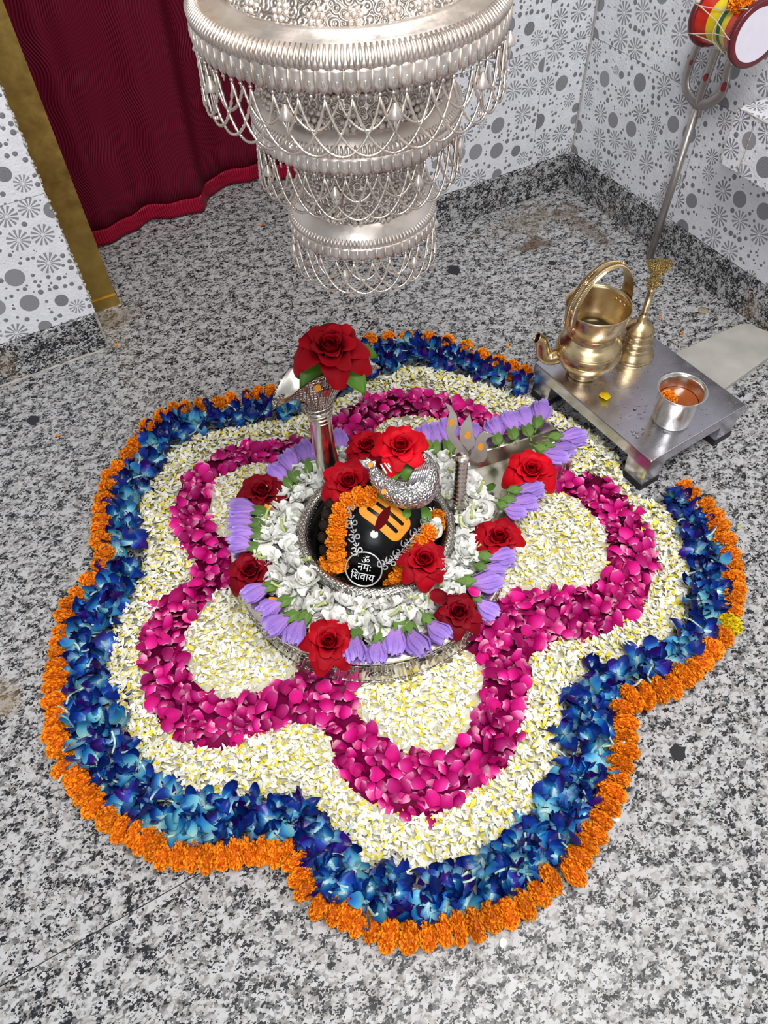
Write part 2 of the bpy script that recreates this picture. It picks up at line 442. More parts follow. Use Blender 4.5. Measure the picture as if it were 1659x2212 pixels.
M['orchid_purple'] = petal_mat('violet_orchid_petal', [(0, (0.30, 0.50, 0.66)), (0.25, (0.03, 0.08, 0.40)), (0.55, (0.022, 0.004, 0.17)), (1, (0.020, 0.001, 0.06))], 0.3, 0.9, vein=0.2)
M['orchid_pale'] = petal_mat('pale_blue_orchid_petal', [(0, (0.50, 0.72, 0.68)), (0.4, (0.16, 0.52, 0.62)), (0.75, (0.02, 0.20, 0.46)), (1, (0.008, 0.05, 0.26))], 0.35, 0.6, vein=0.2)
M['orchid_lip'] = petal_mat('orchid_lip', [(0, (0.62, 0.80, 0.76)), (0.6, (0.15, 0.42, 0.58)), (1, (0.03, 0.03, 0.24))], 0.4, 0.5)
M['pedicel'] = petal_mat('pale_pedicel', [(0, (0.58, 0.72, 0.55)), (1, (0.48, 0.70, 0.66))], 0.45, 0.3)
M['hibiscus'] = petal_mat('lilac_hibiscus_petal', [(0, (0.55, 0.38, 0.70)), (0.35, (0.40, 0.21, 0.62)), (0.8, (0.30, 0.17, 0.60)), (1, (0.40, 0.27, 0.68))], 0.6, 0.35, vein=0.5)
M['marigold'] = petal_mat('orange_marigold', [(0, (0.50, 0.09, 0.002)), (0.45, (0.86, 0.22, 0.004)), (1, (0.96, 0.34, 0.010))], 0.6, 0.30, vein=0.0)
M['marigold_yellow'] = petal_mat('yellow_marigold', [(0, (0.45, 0.28, 0.0)), (1, (0.88, 0.68, 0.01))], 0.6, 0.2, vein=0.0)
def curtain_mat(name, c0, c1, rough, bs):
    k = NT(name)
    uv = k.t.nodes.new('ShaderNodeUVMap').outputs[0]
    nz = k.noise(uv, 3.5, 2)
    sep = k.t.nodes.new('ShaderNodeSeparateXYZ'); k.l(uv, sep.inputs[0])
    ph = k.math('ADD', k.math('MULTIPLY', sep.outputs[0], 900.0), k.math('MULTIPLY', k.math('SINE', k.math('MULTIPLY', sep.outputs[1], 38.0)), 7.0))
    ph = k.math('ADD', ph, k.math('MULTIPLY', nz, 90.0))
    w = k.math('SINE', ph)
    k.bump(w, bs, 0.002)
    base = k.mix(k.math('MULTIPLY', k.math('ADD', w, 1.0), 0.5), c0, c1)
    return k.set(base, rough, 0, 0.18)
M['curtain'] = curtain_mat('crimson_curtain', (0.085, 0.002, 0.012), (0.15, 0.004, 0.022), 0.5, 0.5)
M['hem'] = curtain_mat('satin_hem', (0.20, 0.002, 0.018), (0.36, 0.007, 0.036), 0.35, 0.6)
M['drum_maroon'] = plain('maroon_lacquer', (0.13, 0.012, 0.018), 0.2)
M['drum_red'] = plain('red_lacquer', (0.62, 0.03, 0.015), 0.2)
M['drum_yellow'] = plain('yellow_lacquer', (0.80, 0.60, 0.01), 0.2)
M['drum_green'] = plain('green_lacquer', (0.01, 0.13, 0.04), 0.25)
M['drum_skin'] = plain('white_drum_skin', (0.74, 0.70, 0.80), 0.5, var=0.05)
M['cord'] = plain('cream_cotton_cord', (0.70, 0.64, 0.50), 0.8, var=0.2, scale=400)
M['juice'] = NT('amber_liquid').set((0.30, 0.07, 0.012), 0.05, 0, 0.5)

# ================================================================== STRUCTURE
WX, WY = 1.142, 0.896          # faces of the granite skirting on the right and back walls
TX, TY = WX + 0.006, WY + 0.006  # faces of the tiles
floor_bm = MB().box(-1.9, 1.6, -2.2, 2.2, -0.06, -0.0302)
floor = tag(floor_bm.build('floor', M['grout'], smooth=False), kind='structure')
ys = [-2.2, -1.07, -0.35, 0.37, 1.09, 2.2]
for i in range(5):
    MB().box(-1.9, 1.6, ys[i] + 0.0009, ys[i + 1] - 0.0009, -0.03, 0.0).build('granite_slab', M['floor'], floor, False)

def tiled_wall(name, axis, face, a0, a1, joint0, thick, z1=2.6, span=0.45):
    """axis 'X': runs along X at y=face (back wall), 'Y': runs along Y at x=face"""
    w = MB()
    if axis == 'X': w.box(a0, a1, face + 0.004, face + thick, 0, z1)
    else: w.box(face + 0.004, face + thick, a0, a1, 0, z1)
    wo = tag(w.build(name, M['plaster'], smooth=False), kind='structure')
    cuts = [a0]
    x = joint0
    while x > a0 + 0.02: x -= span
    while x < a1 - 0.02:
        if x > a0 + 0.02: cuts.append(x)
        x += span
    cuts.append(a1)
    for r in range(4):
        za, zb = 0.1005 + 0.3 * r, 0.1005 + 0.3 * (r + 1)
        for ca, cb in zip(cuts[:-1], cuts[1:]):
            g = 0.0007
            a, b, c, d = ca + g, cb - g, za + g, zb - g
            t = MB()
            if axis == 'X': t.box(a, b, face, face + 0.004, c, d)
            else: t.box(face, face + 0.004, a, b, c, d)
            me = t.mesh('tile', False); me.materials.append(M['tile'])
            uvl = me.uv_layers.new(name='UVMap')
            ju = joint0 + span * math.floor((0.5 * (a + b) - joint0) / span)
            for lp in me.loops:
                co = me.vertices[lp.vertex_index].co
                u = (co.x if axis == 'X' else -co.y) - (ju if axis == 'X' else -ju)
                uvl.data[lp.index].uv = (u + 3.1 + (0.0 if axis == 'X' else 1.7), co.z - za + 5.3)
            link('tile', me, wo)
    return wo
wall_left = tiled_wall('wall_back_left', 'X', TY, -1.9, -0.256, -0.706, 0.15)
wall_back = tiled_wall('wall_back', 'X', TY, 0.56, TX + 0.0, 0.555, 0.15)
wall_right = tiled_wall('wall_right', 'Y', TX, -2.2, TY - 0.0, 0.487, 0.15)
# grey corner grout and broken plaster edge beside the door frame
corner = MB()
pts = []
for i in range(40):
    z = 0.10 + i * 0.03
    pts.append((TX - 0.0015 + random.uniform(-.001, .001), TY - 0.0015 + random.uniform(-.001, .001), z))
corner.tube(pts, [0.0022 + random.uniform(0, .0016) for _ in pts], 6)
corner.build('corner_grout', M['grout'], wall_back)
edge = MB()
for i in range(420):
    z = 0.09 + i * 0.0038
    edge.ball((-0.2545 + random.uniform(-.005, .0005), TY + random.uniform(-.0003, .006), z), random.uniform(0.0012, 0.0042), 5, 4)
edge.build('broken_plaster_edge', M['plaster'], wall_left)
# skirting
def skirt(name, bxs):
    o = None
    for b in bxs:
        m = MB().box(*b).build('skirting_stone' if o else name, M['skirt'], o, False)
        bv = m.modifiers.new('bevel', 'BEVEL'); bv.width = 0.0015; bv.segments = 1
        if o is None: o = tag(m, kind='structure')
    return o
skirt('baseboard_back_left', [(-1.9, -0.262, WY, WY + 0.02, 0, 0.10)])
skirt('baseboard_back', [(0.56, WX - 0.001, WY, WY + 0.02, 0, 0.10)])
skirt('baseboard_right', [(WX, WX + 0.02, 0.10, WY + 0.02, 0, 0.10), (WX, WX + 0.02, -2.2, 0.098, 0, 0.10)])
# cement bead along the left skirting
bead = MB()
for a, b, c in ((-1.9, -0.27, WY - 0.004), ):
    n = 120
    bead.tube([(a + (b - a) * i / n, c + random.uniform(-.002, .002), 0.001) for i in range(n + 1)], [random.uniform(.002, .005) for _ in range(n + 1)], 5)
o = bead.build('trim_1', M['plaster']); tag(o, kind='structure')
# brass door frame, set behind the wall
fr = thing('door_1', None, None); tag(fr, kind='structure')
MB().box(-0.31, -0.186, 1.052, 1.10, 0.028, 2.1).build('frame_post', M['brass_frame'], fr, False)
MB().box(-0.313, -0.1835, 1.048, 1.104, 0.0, 0.03).build('frame_shoe', M['brass_frame'], fr, False)
MB().box(0.60, 0.70, 1.052, 1.10, 0.0, 2.1).build('frame_post', M['brass_frame'], fr, False)
MB().box(-0.31, 0.70, 1.052, 1.10, 2.1, 2.2).build('frame_head', M['brass_frame'], fr, False)
# side room behind the curtain
tag(MB().box(-1.9, 1.6, 2.18, 2.25, 0, 2.6).build('wall_far', M['plaster'], smooth=False), kind='structure')

# tiled ledge on the right wall
led = thing('tiled_ledge', 'small tile-clad ledge sticking out of the right wall', 'ledge', (1.04, 0.32, 0.36))
def tile_box(name, b, parent, ax):
    t = MB().box(*b); me = t.mesh(name, False); me.materials.append(M['tile'])
    uvl = me.uv_layers.new(name='UVMap')
    for p in me.polygons:
        n = p.normal
        for li in p.loop_indices:
            co = me.vertices[me.loops[li].vertex_index].co
            uvl.data[li].uv = (-co.y + 2.15, (co.z if abs(n.x) > .5 else co.x) + 7.07)
    return link(name, me, parent)
ob = tile_box('front_tile', (0.0, 0.007, -0.30, 0.0, -0.002, 0.105), led, 0)
tile_box('top_tile', (0.0005, 0.107, -0.30, -0.001, 0.1055, 0.112), led, 0)
MB().box(0.0075, 0.105, -0.30, -0.006, 0.0, 0.105).build('core', M['plaster'], led, False)
crk = MB()
for p0, p1 in (((0, -.001, .112), (0, -.30, .112)), ((0, 0, 0), (0, 0, .11)), ((-.001, -.055, 0.0), (-.001, -.05, .108))):
    n = 26
    crk.tube([Vector(p0).lerp(Vector(p1), i / n) + Vector((random.uniform(-.0008, .0008), random.uniform(-.0015, .0015), random.uniform(-.001, .001))) for i in range(n + 1)], [random.uniform(.0006, .0022) for _ in range(n + 1)], 5)
crk.build('chipped_edge', M['plaster'], led)

# curtain
cur = thing('curtain', 'dark crimson ribbed curtain with a brighter satin hem in the doorway', 'curtain', (0.2, 1.38, 0))
hemx = [-0.40, -0.28, -0.16, -0.099, 0.011, 0.102, 0.162, 0.234, 0.37, 0.48, 0.60, 0.72]
hemy = [1.36, 1.30, 1.33, 1.332, 1.374, 1.346, 1.352, 1.426, 1.42, 1.36, 1.40, 1.38]
cp = catmull([(x - 0.2, y - 1.38, 0) for x, y in zip(hemx, hemy)], 12)
arc = [0.0]
for a, b in zip(cp[:-1], cp[1:]): arc.append(arc[-1] + (b - a).length)
def curtain_sheet(name, z0, z1, nz, mat, out):
    m = MB(); n = len(cp)
    vs_, fs, uv = [], [], []
    for j in range(nz + 1):
        z = z0 + (z1 - z0) * j / nz
        k = z / 2.2
        for i, p in enumerate(cp):
            x = p.x
            fold = p.y * (1 - 0.35 * k) + 0.012 * math.sin(arc[i] * 34 + 2.2 * z) * min(1, k * 3) + 0.006 * math.sin(arc[i] * 61 - 3 * z)
            vs_.append((x, fold - out, z)); uv.append((arc[i], z))
    for j in range(nz):
        for i in range(n - 1): fs.append((j * n + i, j * n + i + 1, (j + 1) * n + i + 1, (j + 1) * n + i))
    m.add(vs_, fs); me = m.mesh(name); me.materials.append(mat)
    ul = me.uv_layers.new(name='UVMap')
    for lp in me.loops: ul.data[lp.index].uv = uv[lp.vertex_index]
    o = link(name, me, cur)
    so = o.modifiers.new('thick', 'SOLIDIFY'); so.thickness = 0.003
    return o
curtain_sheet('drape', 0.045, 2.2, 40, M['curtain'], 0.0)
curtain_sheet('hem', 0.006, 0.052, 4, M['hem'], 0.003)

# ================================================================== SILVER BASIN (yoni), LINGA AND ITS ORNAMENTS
YAX = math.radians(3.5)
def basin_outline(R, hw0, hw1, xe, n=56):
    """round basin of radius R with a tapering spout along +x to xe; returns 2D points (counter-clockwise)"""
    # spout edge: from the circle at angle th to (xe, hw1) with a soft concave fillet
    th = math.asin(min(0.95, hw0 / R))
    a0 = th + 0.34
    p0 = Vector((R * math.cos(a0), R * math.sin(a0)))
    tan0 = Vector((math.sin(a0), -math.cos(a0)))
    p3 = Vector((xe, hw1)); dirs = Vector((1, -0.16)).normalized()
    L = (p3 - p0).length
    p1 = p0 + tan0 * L * 0.30; p2 = p3 - dirs * L * 0.5
    side = []
    for i in range(17):
        t = i / 16
        side.append(p0 * (1 - t) ** 3 + p1 * 3 * t * (1 - t) ** 2 + p2 * 3 * t * t * (1 - t) + p3 * t ** 3)
    pts = [Vector((p.x, -p.y)) for p in side][::-1]   # from end to circle on the lower side -> reversed below
    lower = [Vector((p.x, -p.y)) for p in side]       # circle -> end
    upper = side[::-1]                                # end -> circle
    arc_ = [Vector((R * math.cos(a), R * math.sin(a))) for a in np.linspace(a0, 2 * PI - a0, n)][1:-1]
    full = lower + upper + arc_
    c, s = math.cos(YAX), math.sin(YAX)
    return [(p.x * c - p.y * s, p.x * s + p.y * c) for p in full]
HR = 0.10
basin = thing('silver_basin', 'round engraved silver yoni basin with a spout, standing in the flower rangoli', 'basin', (0, 0, 0))
OUT = basin_outline(0.2507, 0.10, 0.044, 0.452)
def loop_mesh(loops, caps=(False, False)):
    m = MB(); n = len(loops[0][0]); vs_, fs = [], []
    for pts, z in loops: vs_ += [(x, y, z) for x, y in pts]
    for k in range(len(loops) - 1):
        for i in range(n):
            j = (i + 1) % n; fs.append((k * n + i, k * n + j, (k + 1) * n + j, (k + 1) * n + i))
    if caps[0]: fs.append(tuple(range(n))[::-1])
    if caps[1]: fs.append(tuple((len(loops) - 1) * n + i for i in range(n)))
    return m.add(vs_, fs)
o_b = basin_outline(0.2515, 0.101, 0.045, 0.454)
o_t = OUT
i_t = basin_outline(0.2507 - 0.034, 0.066, 0.016, 0.451)
i_m = basin_outline(0.2507 - 0.040, 0.060, 0.012, 0.4505)
i_b = basin_outline(0.2507 - 0.052, 0.050, 0.010, 0.4500)
body = loop_mesh([(o_b, 0.0), (o_b, 0.012), (basin_outline(0.247, 0.098, 0.042, 0.451), 0.018), (basin_outline(0.247, 0.098, 0.042, 0.451), HR - 0.012), (o_t, HR - 0.006), (o_t, HR)])
body.build('engraved_band', M['silver'], basin, True, sharp=35)
loop_mesh([(o_t, HR), (basin_outline(0.247, 0.097, 0.041, 0.4518), HR + 0.002), (basin_outline(0.2207, 0.068, 0.018, 0.4512), HR + 0.002), (i_t, HR)]).build('rim', M['silver'], basin, True, sharp=40)
loop_mesh([(i_t, HR), (i_m, HR - 0.02), (i_b, HR - 0.03)], (False, True)).build('channel', M['silver'], basin, True, sharp=40)
# scrolls and lotus chased in relief on the band
def band_pt(s):
    """point and outward normal on the band at angle s (circle part)"""
    return Vector((math.cos(s), math.sin(s), 0))
scroll = MB()
def relief(poly2, ang0, z0, rad, sc):
    path = []
    for u, w in poly2:
        a = ang0 + u * sc / 0.249
        path.append((0.2475 * math.cos(a), 0.2475 * math.sin(a), z0 + w * sc))
    scroll.tube(path, rad, 5)
def curl(t0, t1, r0, r1, cx, cy, n=14):
    return [(cx + (r0 + (r1 - r0) * i / n) * math.cos(t0 + (t1 - t0) * i / n), cy + (r0 + (r1 - r0) * i / n) * math.sin(t0 + (t1 - t0) * i / n)) for i in range(n + 1)]
a = math.radians(150)
while a < math.radians(333):
    deg = math.degrees(a)
    if abs(deg - 246) > 7:
        relief(curl(0, 4.4, 0.15, 1.0, 0, 0), a, 0.060, 0.0013, 0.011)
        relief([(-1.0, -1.6), (-0.9, -0.6), (-0.6, 0.4), (0.2, 1.2), (1.0, 1.0)], a + 0.055, 0.055, 0.0013, 0.010)
        relief([(-0.6, -1.6), (-0.3, -0.4), (0.3, 0.7), (1.0, 1.3)], a + 0.085, 0.054, 0.0012, 0.009)
        relief(curl(1.2, 6.0, 0.2, 0.55, 0, 0), a + 0.04, 0.078, 0.001, 0.010)
    a += 0.125
a = math.radians(246)
for k in range(9):
    an = PI * k / 8
    tip = (2.2 * math.cos(an), 1.7 * math.sin(an)); nr = Vector((-math.sin(an), math.cos(an)))
    relief([(0.3 * math.cos(an), 0.2 * math.sin(an)), (tip[0] * .6 + nr.x * .35, tip[1] * .6 + nr.y * .35), tip, (tip[0] * .6 - nr.x * .35, tip[1] * .6 - nr.y * .35), (0.3 * math.cos(an), 0.2 * math.sin(an))], a, 0.045, 0.0011, 0.010)
for zz in (0.024, 0.082):
    n = 90
    scroll.tube([(0.2478 * math.cos(q), 0.2478 * math.sin(q), zz) for q in np.linspace(math.radians(140), math.radians(338), n)], 0.0009, 5)
for sx in (-1, 1):   # hatching on the spout sides
    for i in range(26):
        t = i / 25
        seg = OUT[3 + int(t * 12)] if sx < 0 else None
        if seg:
            x, y = seg
            scroll.tube([(x - 0.004, y - 0.0002, 0.03 + 0.002 * (i % 3)), (x + 0.004, y + 0.0002, 0.05), (x + 0.002, y - 0.0002, 0.075)], 0.0009, 4)
scroll.build('chased_ornament', M['silver_emboss'], basin)
# collar round the linga
LC = Vector((0.012, -0.005, 0.0))
col = MB().lathe([(0.136, 0.070), (0.141, 0.095), (0.138, 0.111), (0.131, 0.114), (0.123, 0.110), (0.112, 0.098), (0.104, 0.088), (0.100, 0.075)], 72, LC, cap=False)
col.build('collar', M['silver'], basin)
# linga
def linga_prof():
    p = [(0.098, 0.072), (0.099, 0.10), (0.098, 0.13)]
    for k in range(1, 15):
        a = PI / 2 * k / 14
        p.append((max(1e-4, 0.098 * math.cos(a) ** 0.9), 0.13 + 0.098 * math.sin(a)))
    return p
lg = MB().lathe(linga_prof(), 64, (0, 0, 0))
linga = tag(lg.build('linga', M['black_stone'], None, True, loc=LC), 'polished black dome-shaped stone linga standing in the silver basin', 'linga')
bvh = BVHTree.FromPolygons([Vector(v) + LC for v in lg.v], lg.f)
def hit(px, py):
    d = ray(px, py).normalized()
    r = bvh.ray_cast(CAM, d)
    if r[0] is None: return None
    n = r[1]
    if n.dot(d) > 0: n = -n
    return r[0], n
def drape(name, mat, p0, p1, hu, hv, sdf, lift=0.0012, cell=0.0008, parent=None):
    """mask-shaped paste laid on the linga: u runs from pixel p0 to p1, shape given by sdf(u,v)<0 in metres"""
    A, nA = hit(*p0); B, nB = hit(*p1)
    c = hit((p0[0] + p1[0]) / 2, (p0[1] + p1[1]) / 2); P, n = c
    u = (B - A); u = (u - n * u.dot(n)).normalized(); v = n.cross(u)
    nu, nv = int(hu / cell) + 2, int(hv / cell) + 2
    idx, vs_, fs = {}, [], []
    def vert(i, j):
        if (i, j) in idx: return idx[i, j]
        q = P + u * (i * cell) + v * (j * cell) + n * 0.06
        r = bvh.ray_cast(q, -n)
        pt = (r[0] + n * lift) if r[0] is not None else P + u * (i * cell) + v * (j * cell) - n * 0.02
        idx[i, j] = len(vs_); vs_.append(pt - LC); return idx[i, j]
    for i in range(-nu, nu):
        for j in range(-nv, nv):
            if sdf((i + .5) * cell, (j + .5) * cell) < 0:
                fs.append((vert(i, j), vert(i + 1, j), vert(i + 1, j + 1), vert(i, j + 1)))
    m = MB().add(vs_, fs)
    o = m.build(name, mat, parent)
    so = o.modifiers.new('thick', 'SOLIDIFY'); so.thickness = 0.0012; so.offset = -0.2
    return o
def rrect(u, v, a, b, r):
    qx, qy = abs(u) - a + r, abs(v) - b + r
    return math.hypot(max(qx, 0), max(qy, 0)) + min(max(qx, qy), 0) - r
def tri_sdf(u, v):
    d = rrect(u, v, 0.0440, 0.0245, 0.015)
    for w in (-0.0082, 0.0082):
        d = max(d, -rrect(u, v - w, 0.0325, 0.0033, 0.0033))
    return d
drape('sandal_paste_stripes', M['sandal'], (795, 1083), (872, 1146), 0.046, 0.027, tri_sdf, parent=linga)
drape('kumkum_mark', M['kumkum'], (840, 1098), (813, 1144), 0.026, 0.010, lambda u, v: abs(v) - 0.0085 * max(0.0, 1 - (u / 0.0255) ** 2), lift=0.0022, parent=linga)
drape('white_dot', M['whitemark'], (800, 1154), (817, 1154), 0.010, 0.010, lambda u, v: math.hypot(u, v) - 0.0068, lift=0.0016, parent=linga)

# snake whose body rings the linga and whose neck rises to a spread hood
snake = thing('silver_cobra', 'silver cobra with a scaled body ringing the linga and a flared hood', 'cobra figure', (0, 0, 0))
ring = []
for k in range(60):
    a = math.radians(96) + 2 * PI * 0.93 * k / 59
    zz = 0.117 + 0.004 * sm(0, 8, 8 - k)
    ring.append(LC + Vector((0.1315 * math.cos(a), 0.1315 * math.sin(a), zz)))
rr = [0.0125 - 0.008 * sm(46, 59, k) for k in range(60)]
MB().tube(ring, rr, 14).build('coiled_body', M['snake_scales'], snake)
for k in range(5, 21):
    for q in (0, .5):
        a = ring[k].lerp(ring[k + 1], q) - LC; d = Vector((a.x, a.y, 0)).normalized()
        MB().tube([LC + a - d * 0.012 + Vector((0, 0, .004)), LC + a + Vector((0, 0, .0135)), LC + a + d * 0.0125 + Vector((0, 0, .002))], 0.0013, 5).build('ridge', M['silver_scales'], snake)
NB = ring[0]
HT = on_axis(689, 880, 1, 0.118)    # neck top
npth = catmull([NB + Vector((0.03, -0.006, 0.0)), NB + Vector((0.004, 0.001, 0.006)), Vector((NB.x - .010, 0.121, 0.17)), Vector((HT.x * .75 + NB.x * .25 - .004, 0.120, 0.235)), HT], 8)
nr = [0.013 + 0.008 * sm(0, 0.3, k / (len(npth) - 1)) - 0.002 * sm(.6, 1, k / (len(npth) - 1)) for k in range(len(npth))]
MB().tube(npth, nr, 20).build('neck', M['silver'], snake)
TL = on_axis(590, 880, 1, HT.y + 0.022); TR = on_axis(822, 792, 1, HT.y + 0.022)
WDROP = 0.082 - ((TL.z + TR.z) / 2 - HT.z)
hc = HT
hx = (TR - TL).length / 2
def hood(off):
    def fn(u, v):
        a = 2 * PI * u
        w = v ** 1.6
        ax = 0.018 + (hx - 0.018) * w - off
        ay = 0.018 + 0.020 * sm(0, 1, v) - off * 0.8
        cxx = hc.x + ((TL.x + TR.x) / 2 - hc.x) * v
        x = ax * math.copysign(abs(math.cos(a)) ** 0.9, math.cos(a))
        y = ay * math.sin(a)
        z = 0.082 * v + 0.006 * math.sin(PI * v)
        # wings droop, front lip hangs forward and low, back lip stands higher
        z -= WDROP * (abs(math.cos(a)) ** 2.2) * w
        z += -0.022 * max(0, math.sin(a)) * w - 0.004 * max(0, -math.sin(a)) * w
        zc = hc.z + 0.012 * 0 + z + ((TR.z - TL.z) / 2) * (x / hx) * v
        return Vector((cxx + x, hc.y + 0.004 * v + (ay + off * .8 - 0.018) * 0.98 + y, zc + off * 0.3))
    return fn
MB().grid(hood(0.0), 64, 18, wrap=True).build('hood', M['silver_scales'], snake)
MB().grid(hood(0.0028), 64, 18, wrap=True).build('hood_lining', M['silver'], snake)
hd = MB()
for k in range(5):
    v0 = -0.2 + k * 0.028
    z0 = hc.z - 0.028 + k * 0.009
    r0 = 0.0185 + 0.0008 * k
    hd.tube([Vector((hc.x + r0 * math.cos(a) * (1 + .12 * k * .3), hc.y + r0 * math.sin(a), z0 - 0.004 * math.sin(a))) for a in np.linspace(0, 2 * PI, 28, endpoint=False)], 0.0014, 5, closed=True)
for k in range(7):
    u = 0.75 + (k - 3) * 0.018
    hd.tube([hood(-0.0008)(u + (k - 3) * .004 * v, v) for v in np.linspace(0.1, 0.92, 10)], 0.0011, 5)
hd.build('throat_ribs', M['silver'], snake)

hq = on_axis(703, 846, 1, HT.y - 0.019); hm_ = MB()
for k in range(9):
    a = k * 0.75; q_ = hq + Vector((0.0055 * math.cos(a) * (k / 8), -0.002, 0.0075 * math.sin(a) * (k / 8)))
    hm_.ball(q_, 0.0034, 6, 4)
hm_.build('dried_flower_mark', M['redmark'], snake)
hq = on_axis(686, 838, 1, HT.y - 0.0195)
MB().prism([hq + Vector((0.0055 * math.cos(a), 0, 0.007 * math.sin(a))) for a in np.linspace(0, 2 * PI, 14, endpoint=False)], (0, -0.0015, 0)).build('paste_mark', M['sandal'], snake, False)

# small trident on a ringed pole
tb = at(990, 1095, 0.12)
st_ = thing('small_trident', 'small silver trident on a ringed pole rising from the white flowers', 'trident', (tb.x, tb.y, 0.072))
pole = [(0.0105, 0.0)]
z = 0.0
top = 0.262 - 0.072
while z < top - 0.02:
    for dr, dz in ((0.0085, 0.001), (0.0112, 0.004), (0.0112, 0.007), (0.0085, 0.0098)):
        pole.append((dr, z + dz))
    z += 0.0115
pole += [(0.0085, top - 0.016), (0.0125, top - 0.012), (0.0125, top - 0.004), (0.008, top), (0.0, top + 0.001)]
MB().lathe(pole, 20).build('pole', M['silver'], st_)
tn = (CAM - Vector((tb.x, tb.y, CAM.z)) ); tn.z = 0; tn.normalize()
tn = (tn + Vector((0, 0, 0.25))).normalized()
def tpts(px): return [on_plane(x, y, (tb.x, tb.y, 0.262), tn) - Vector((tb.x, tb.y, 0.072)) for x, y in px]
Z4 = lambda pts: [(940 + x * .2049, 860 + y * .2049) for x, y in pts]
def blade(px, name):
    P = tpts(Z4(px)); m = MB().prism(P, -tn * 0.0028)
    o = m.build(name, M['silver'], st_, False)
    b = o.modifiers.new('bevel', 'BEVEL'); b.width = 0.0007; b.segments = 2
blade([(300, 580), (200, 520), (135, 430), (110, 330), (130, 230), (150, 150), (100, 50), (170, 90), (230, 190), (240, 280), (220, 340), (215, 400), (260, 460), (330, 520), (390, 580), (370, 620), (300, 620)], 'left_prong')
blade([(300, 560), (265, 460), (255, 380), (275, 290), (330, 215), (365, 168), (385, 260), (405, 370), (430, 480), (400, 560), (360, 590)], 'centre_prong')
blade([(340, 560), (420, 490), (435, 430), (460, 380), (510, 350), (560, 365), (620, 400), (560, 420), (535, 460), (550, 540), (550, 620), (510, 675), (450, 685), (390, 660), (340, 620)], 'right_prong')
mk = MB()
for x, y in ((170, 255), (342, 390), (480, 512)):
    p = tpts(Z4([(x, y)]))[0]
    m3 = frame_z(tn)
    mk.prism([p + tn * 0.0003 + m3 @ Vector((0.005 * math.cos(q), 0.0065 * math.sin(q), 0)) for q in np.linspace(0, 2 * PI, 14, endpoint=False)], tn * 0.0012)
mk.build('paste_marks', M['sandal'], st_, False)

# embossed silver conch resting on top of the linga
PC = at(872, 1052, 0.255)
vn = (CAM - PC).normalized()
mpp = (CAM - PC).length / F_PX
def cp3(px, py, depth=0.0): return on_plane(px, py, PC, vn) - PC + vn * depth
conch = thing('silver_conch', 'embossed silver conch ornament tilted on top of the black stone', 'conch', PC)
spec = [(799, 1004, 5), (806, 1016, 12), (816, 1033, 19), (834, 1050, 25), (858, 1063, 30), (884, 1067, 34), (907, 1058, 36), (920, 1038, 31), (924, 1014, 22), (918, 992, 14), (905, 978, 7)]
cpth = catmull([cp3(x, y, -0.004 - 0.0 * r) for x, y, r in spec], 5)
crad = [v[0] for v in catmull([(r * mpp, 0, 0) for x, y, r in spec], 5)]
MB().tube(cpth, crad, 26).build('shell_body', M['shell_emboss'], conch)
bd = MB()
for i in range(22):
    t = i / 21
    k = t * (len(cpth) - 12) + 5; k0 = int(k)
    p = cpth[k0]; r = crad[k0]
    tg = (cpth[min(k0 + 1, len(cpth) - 1)] - cpth[k0 - 1]).normalized(); side = vn.cross(tg).normalized()
    bd.ball(p + vn * r * 0.82 + side * r * 0.62, 0.0027, 8, 6)
bd.build('bead_row', M['shell_emboss'], conch)
for off, rr_ in ((0.42, 0.0012), (0.76, 0.0012), (0.36, 0.0008)):
    pp = []
    for k0 in range(5, len(cpth) - 8):
        p = cpth[k0]; r = crad[k0]; tg = (cpth[k0 + 1] - cpth[k0 - 1]).normalized(); side = vn.cross(tg).normalized()
        pp.append(p + vn * r * math.sqrt(1 - off * off) * 1.01 + side * r * off)
    MB().tube(pp, rr_, 5).build('raised_line', M['chrome'], conch)
tipm = MB()
for dx, dy in ((-22, -12), (-8, -16), (10, -10)):
    a0 = cp3(801, 1008, 0.004); b0 = cp3(801 + dx * 1.1, 1008 + dy * 1.2, 0.008)
    d = (b0 - a0); s = vn.cross(d).normalized() * 0.006
    tipm.grid(lambda u, v: a0 + d * v + s * ((u - .5) * 2 * math.sin(PI * min(1, .25 + v * .75)) ) + vn * 0.004 * math.sin(PI * v), 4, 5)
ot = tipm.build('petal_tip', M['chrome'], conch); ot.modifiers.new('t', 'SOLIDIFY').thickness = 0.001
pm = MB()
for x, y, r in ((801, 1005, 5.5), (830, 1062, 6)):
    p = cp3(x, y, 0.026 if x > 810 else 0.010)
    m3 = frame_z(vn)
    pm.prism([p + m3 @ Vector((r * mpp * math.cos(q), r * mpp * math.sin(q), 0)) for q in np.linspace(0, 2 * PI, 12, endpoint=False)], vn * 0.002)
pm.build('paste_marks', M['sandal'], conch, False)
fl_ = MB()
for k in range(7):
    a0 = cp3(880 + k * 6, 1046 - k * 1.0, 0.020); b0 = cp3(905 + k * 4, 1004 - k * 1, 0.012)
    fl_.tube([a0, a0.lerp(b0, .5) + vn * 0.008, b0], [0.002, 0.0045, 0.002], 6)
fl_.build('fluted_whorl', M['chrome'], conch)
pst = MB()
for (x0, y0, x1, y1) in ((823, 1003, 836, 1024), (831, 1001, 846, 1021), (838, 1002, 843, 1010)):
    pst.tube([cp3(x0, y0, 0.016), cp3(x1, y1, 0.020)], 0.0016, 5)
pst.build('paste_stripes', M['whitemark'], conch)

LEAF_SPOTS = [((912, 1098), (908, 1138), 'green leaf tucked under the right end of the conch'), ((878, 1100), (872, 1122), 'small green leaf peeping out below the middle of the conch'), ((800, 1062), (822, 1086), 'green leaf between the garland and the tail of the conch')]
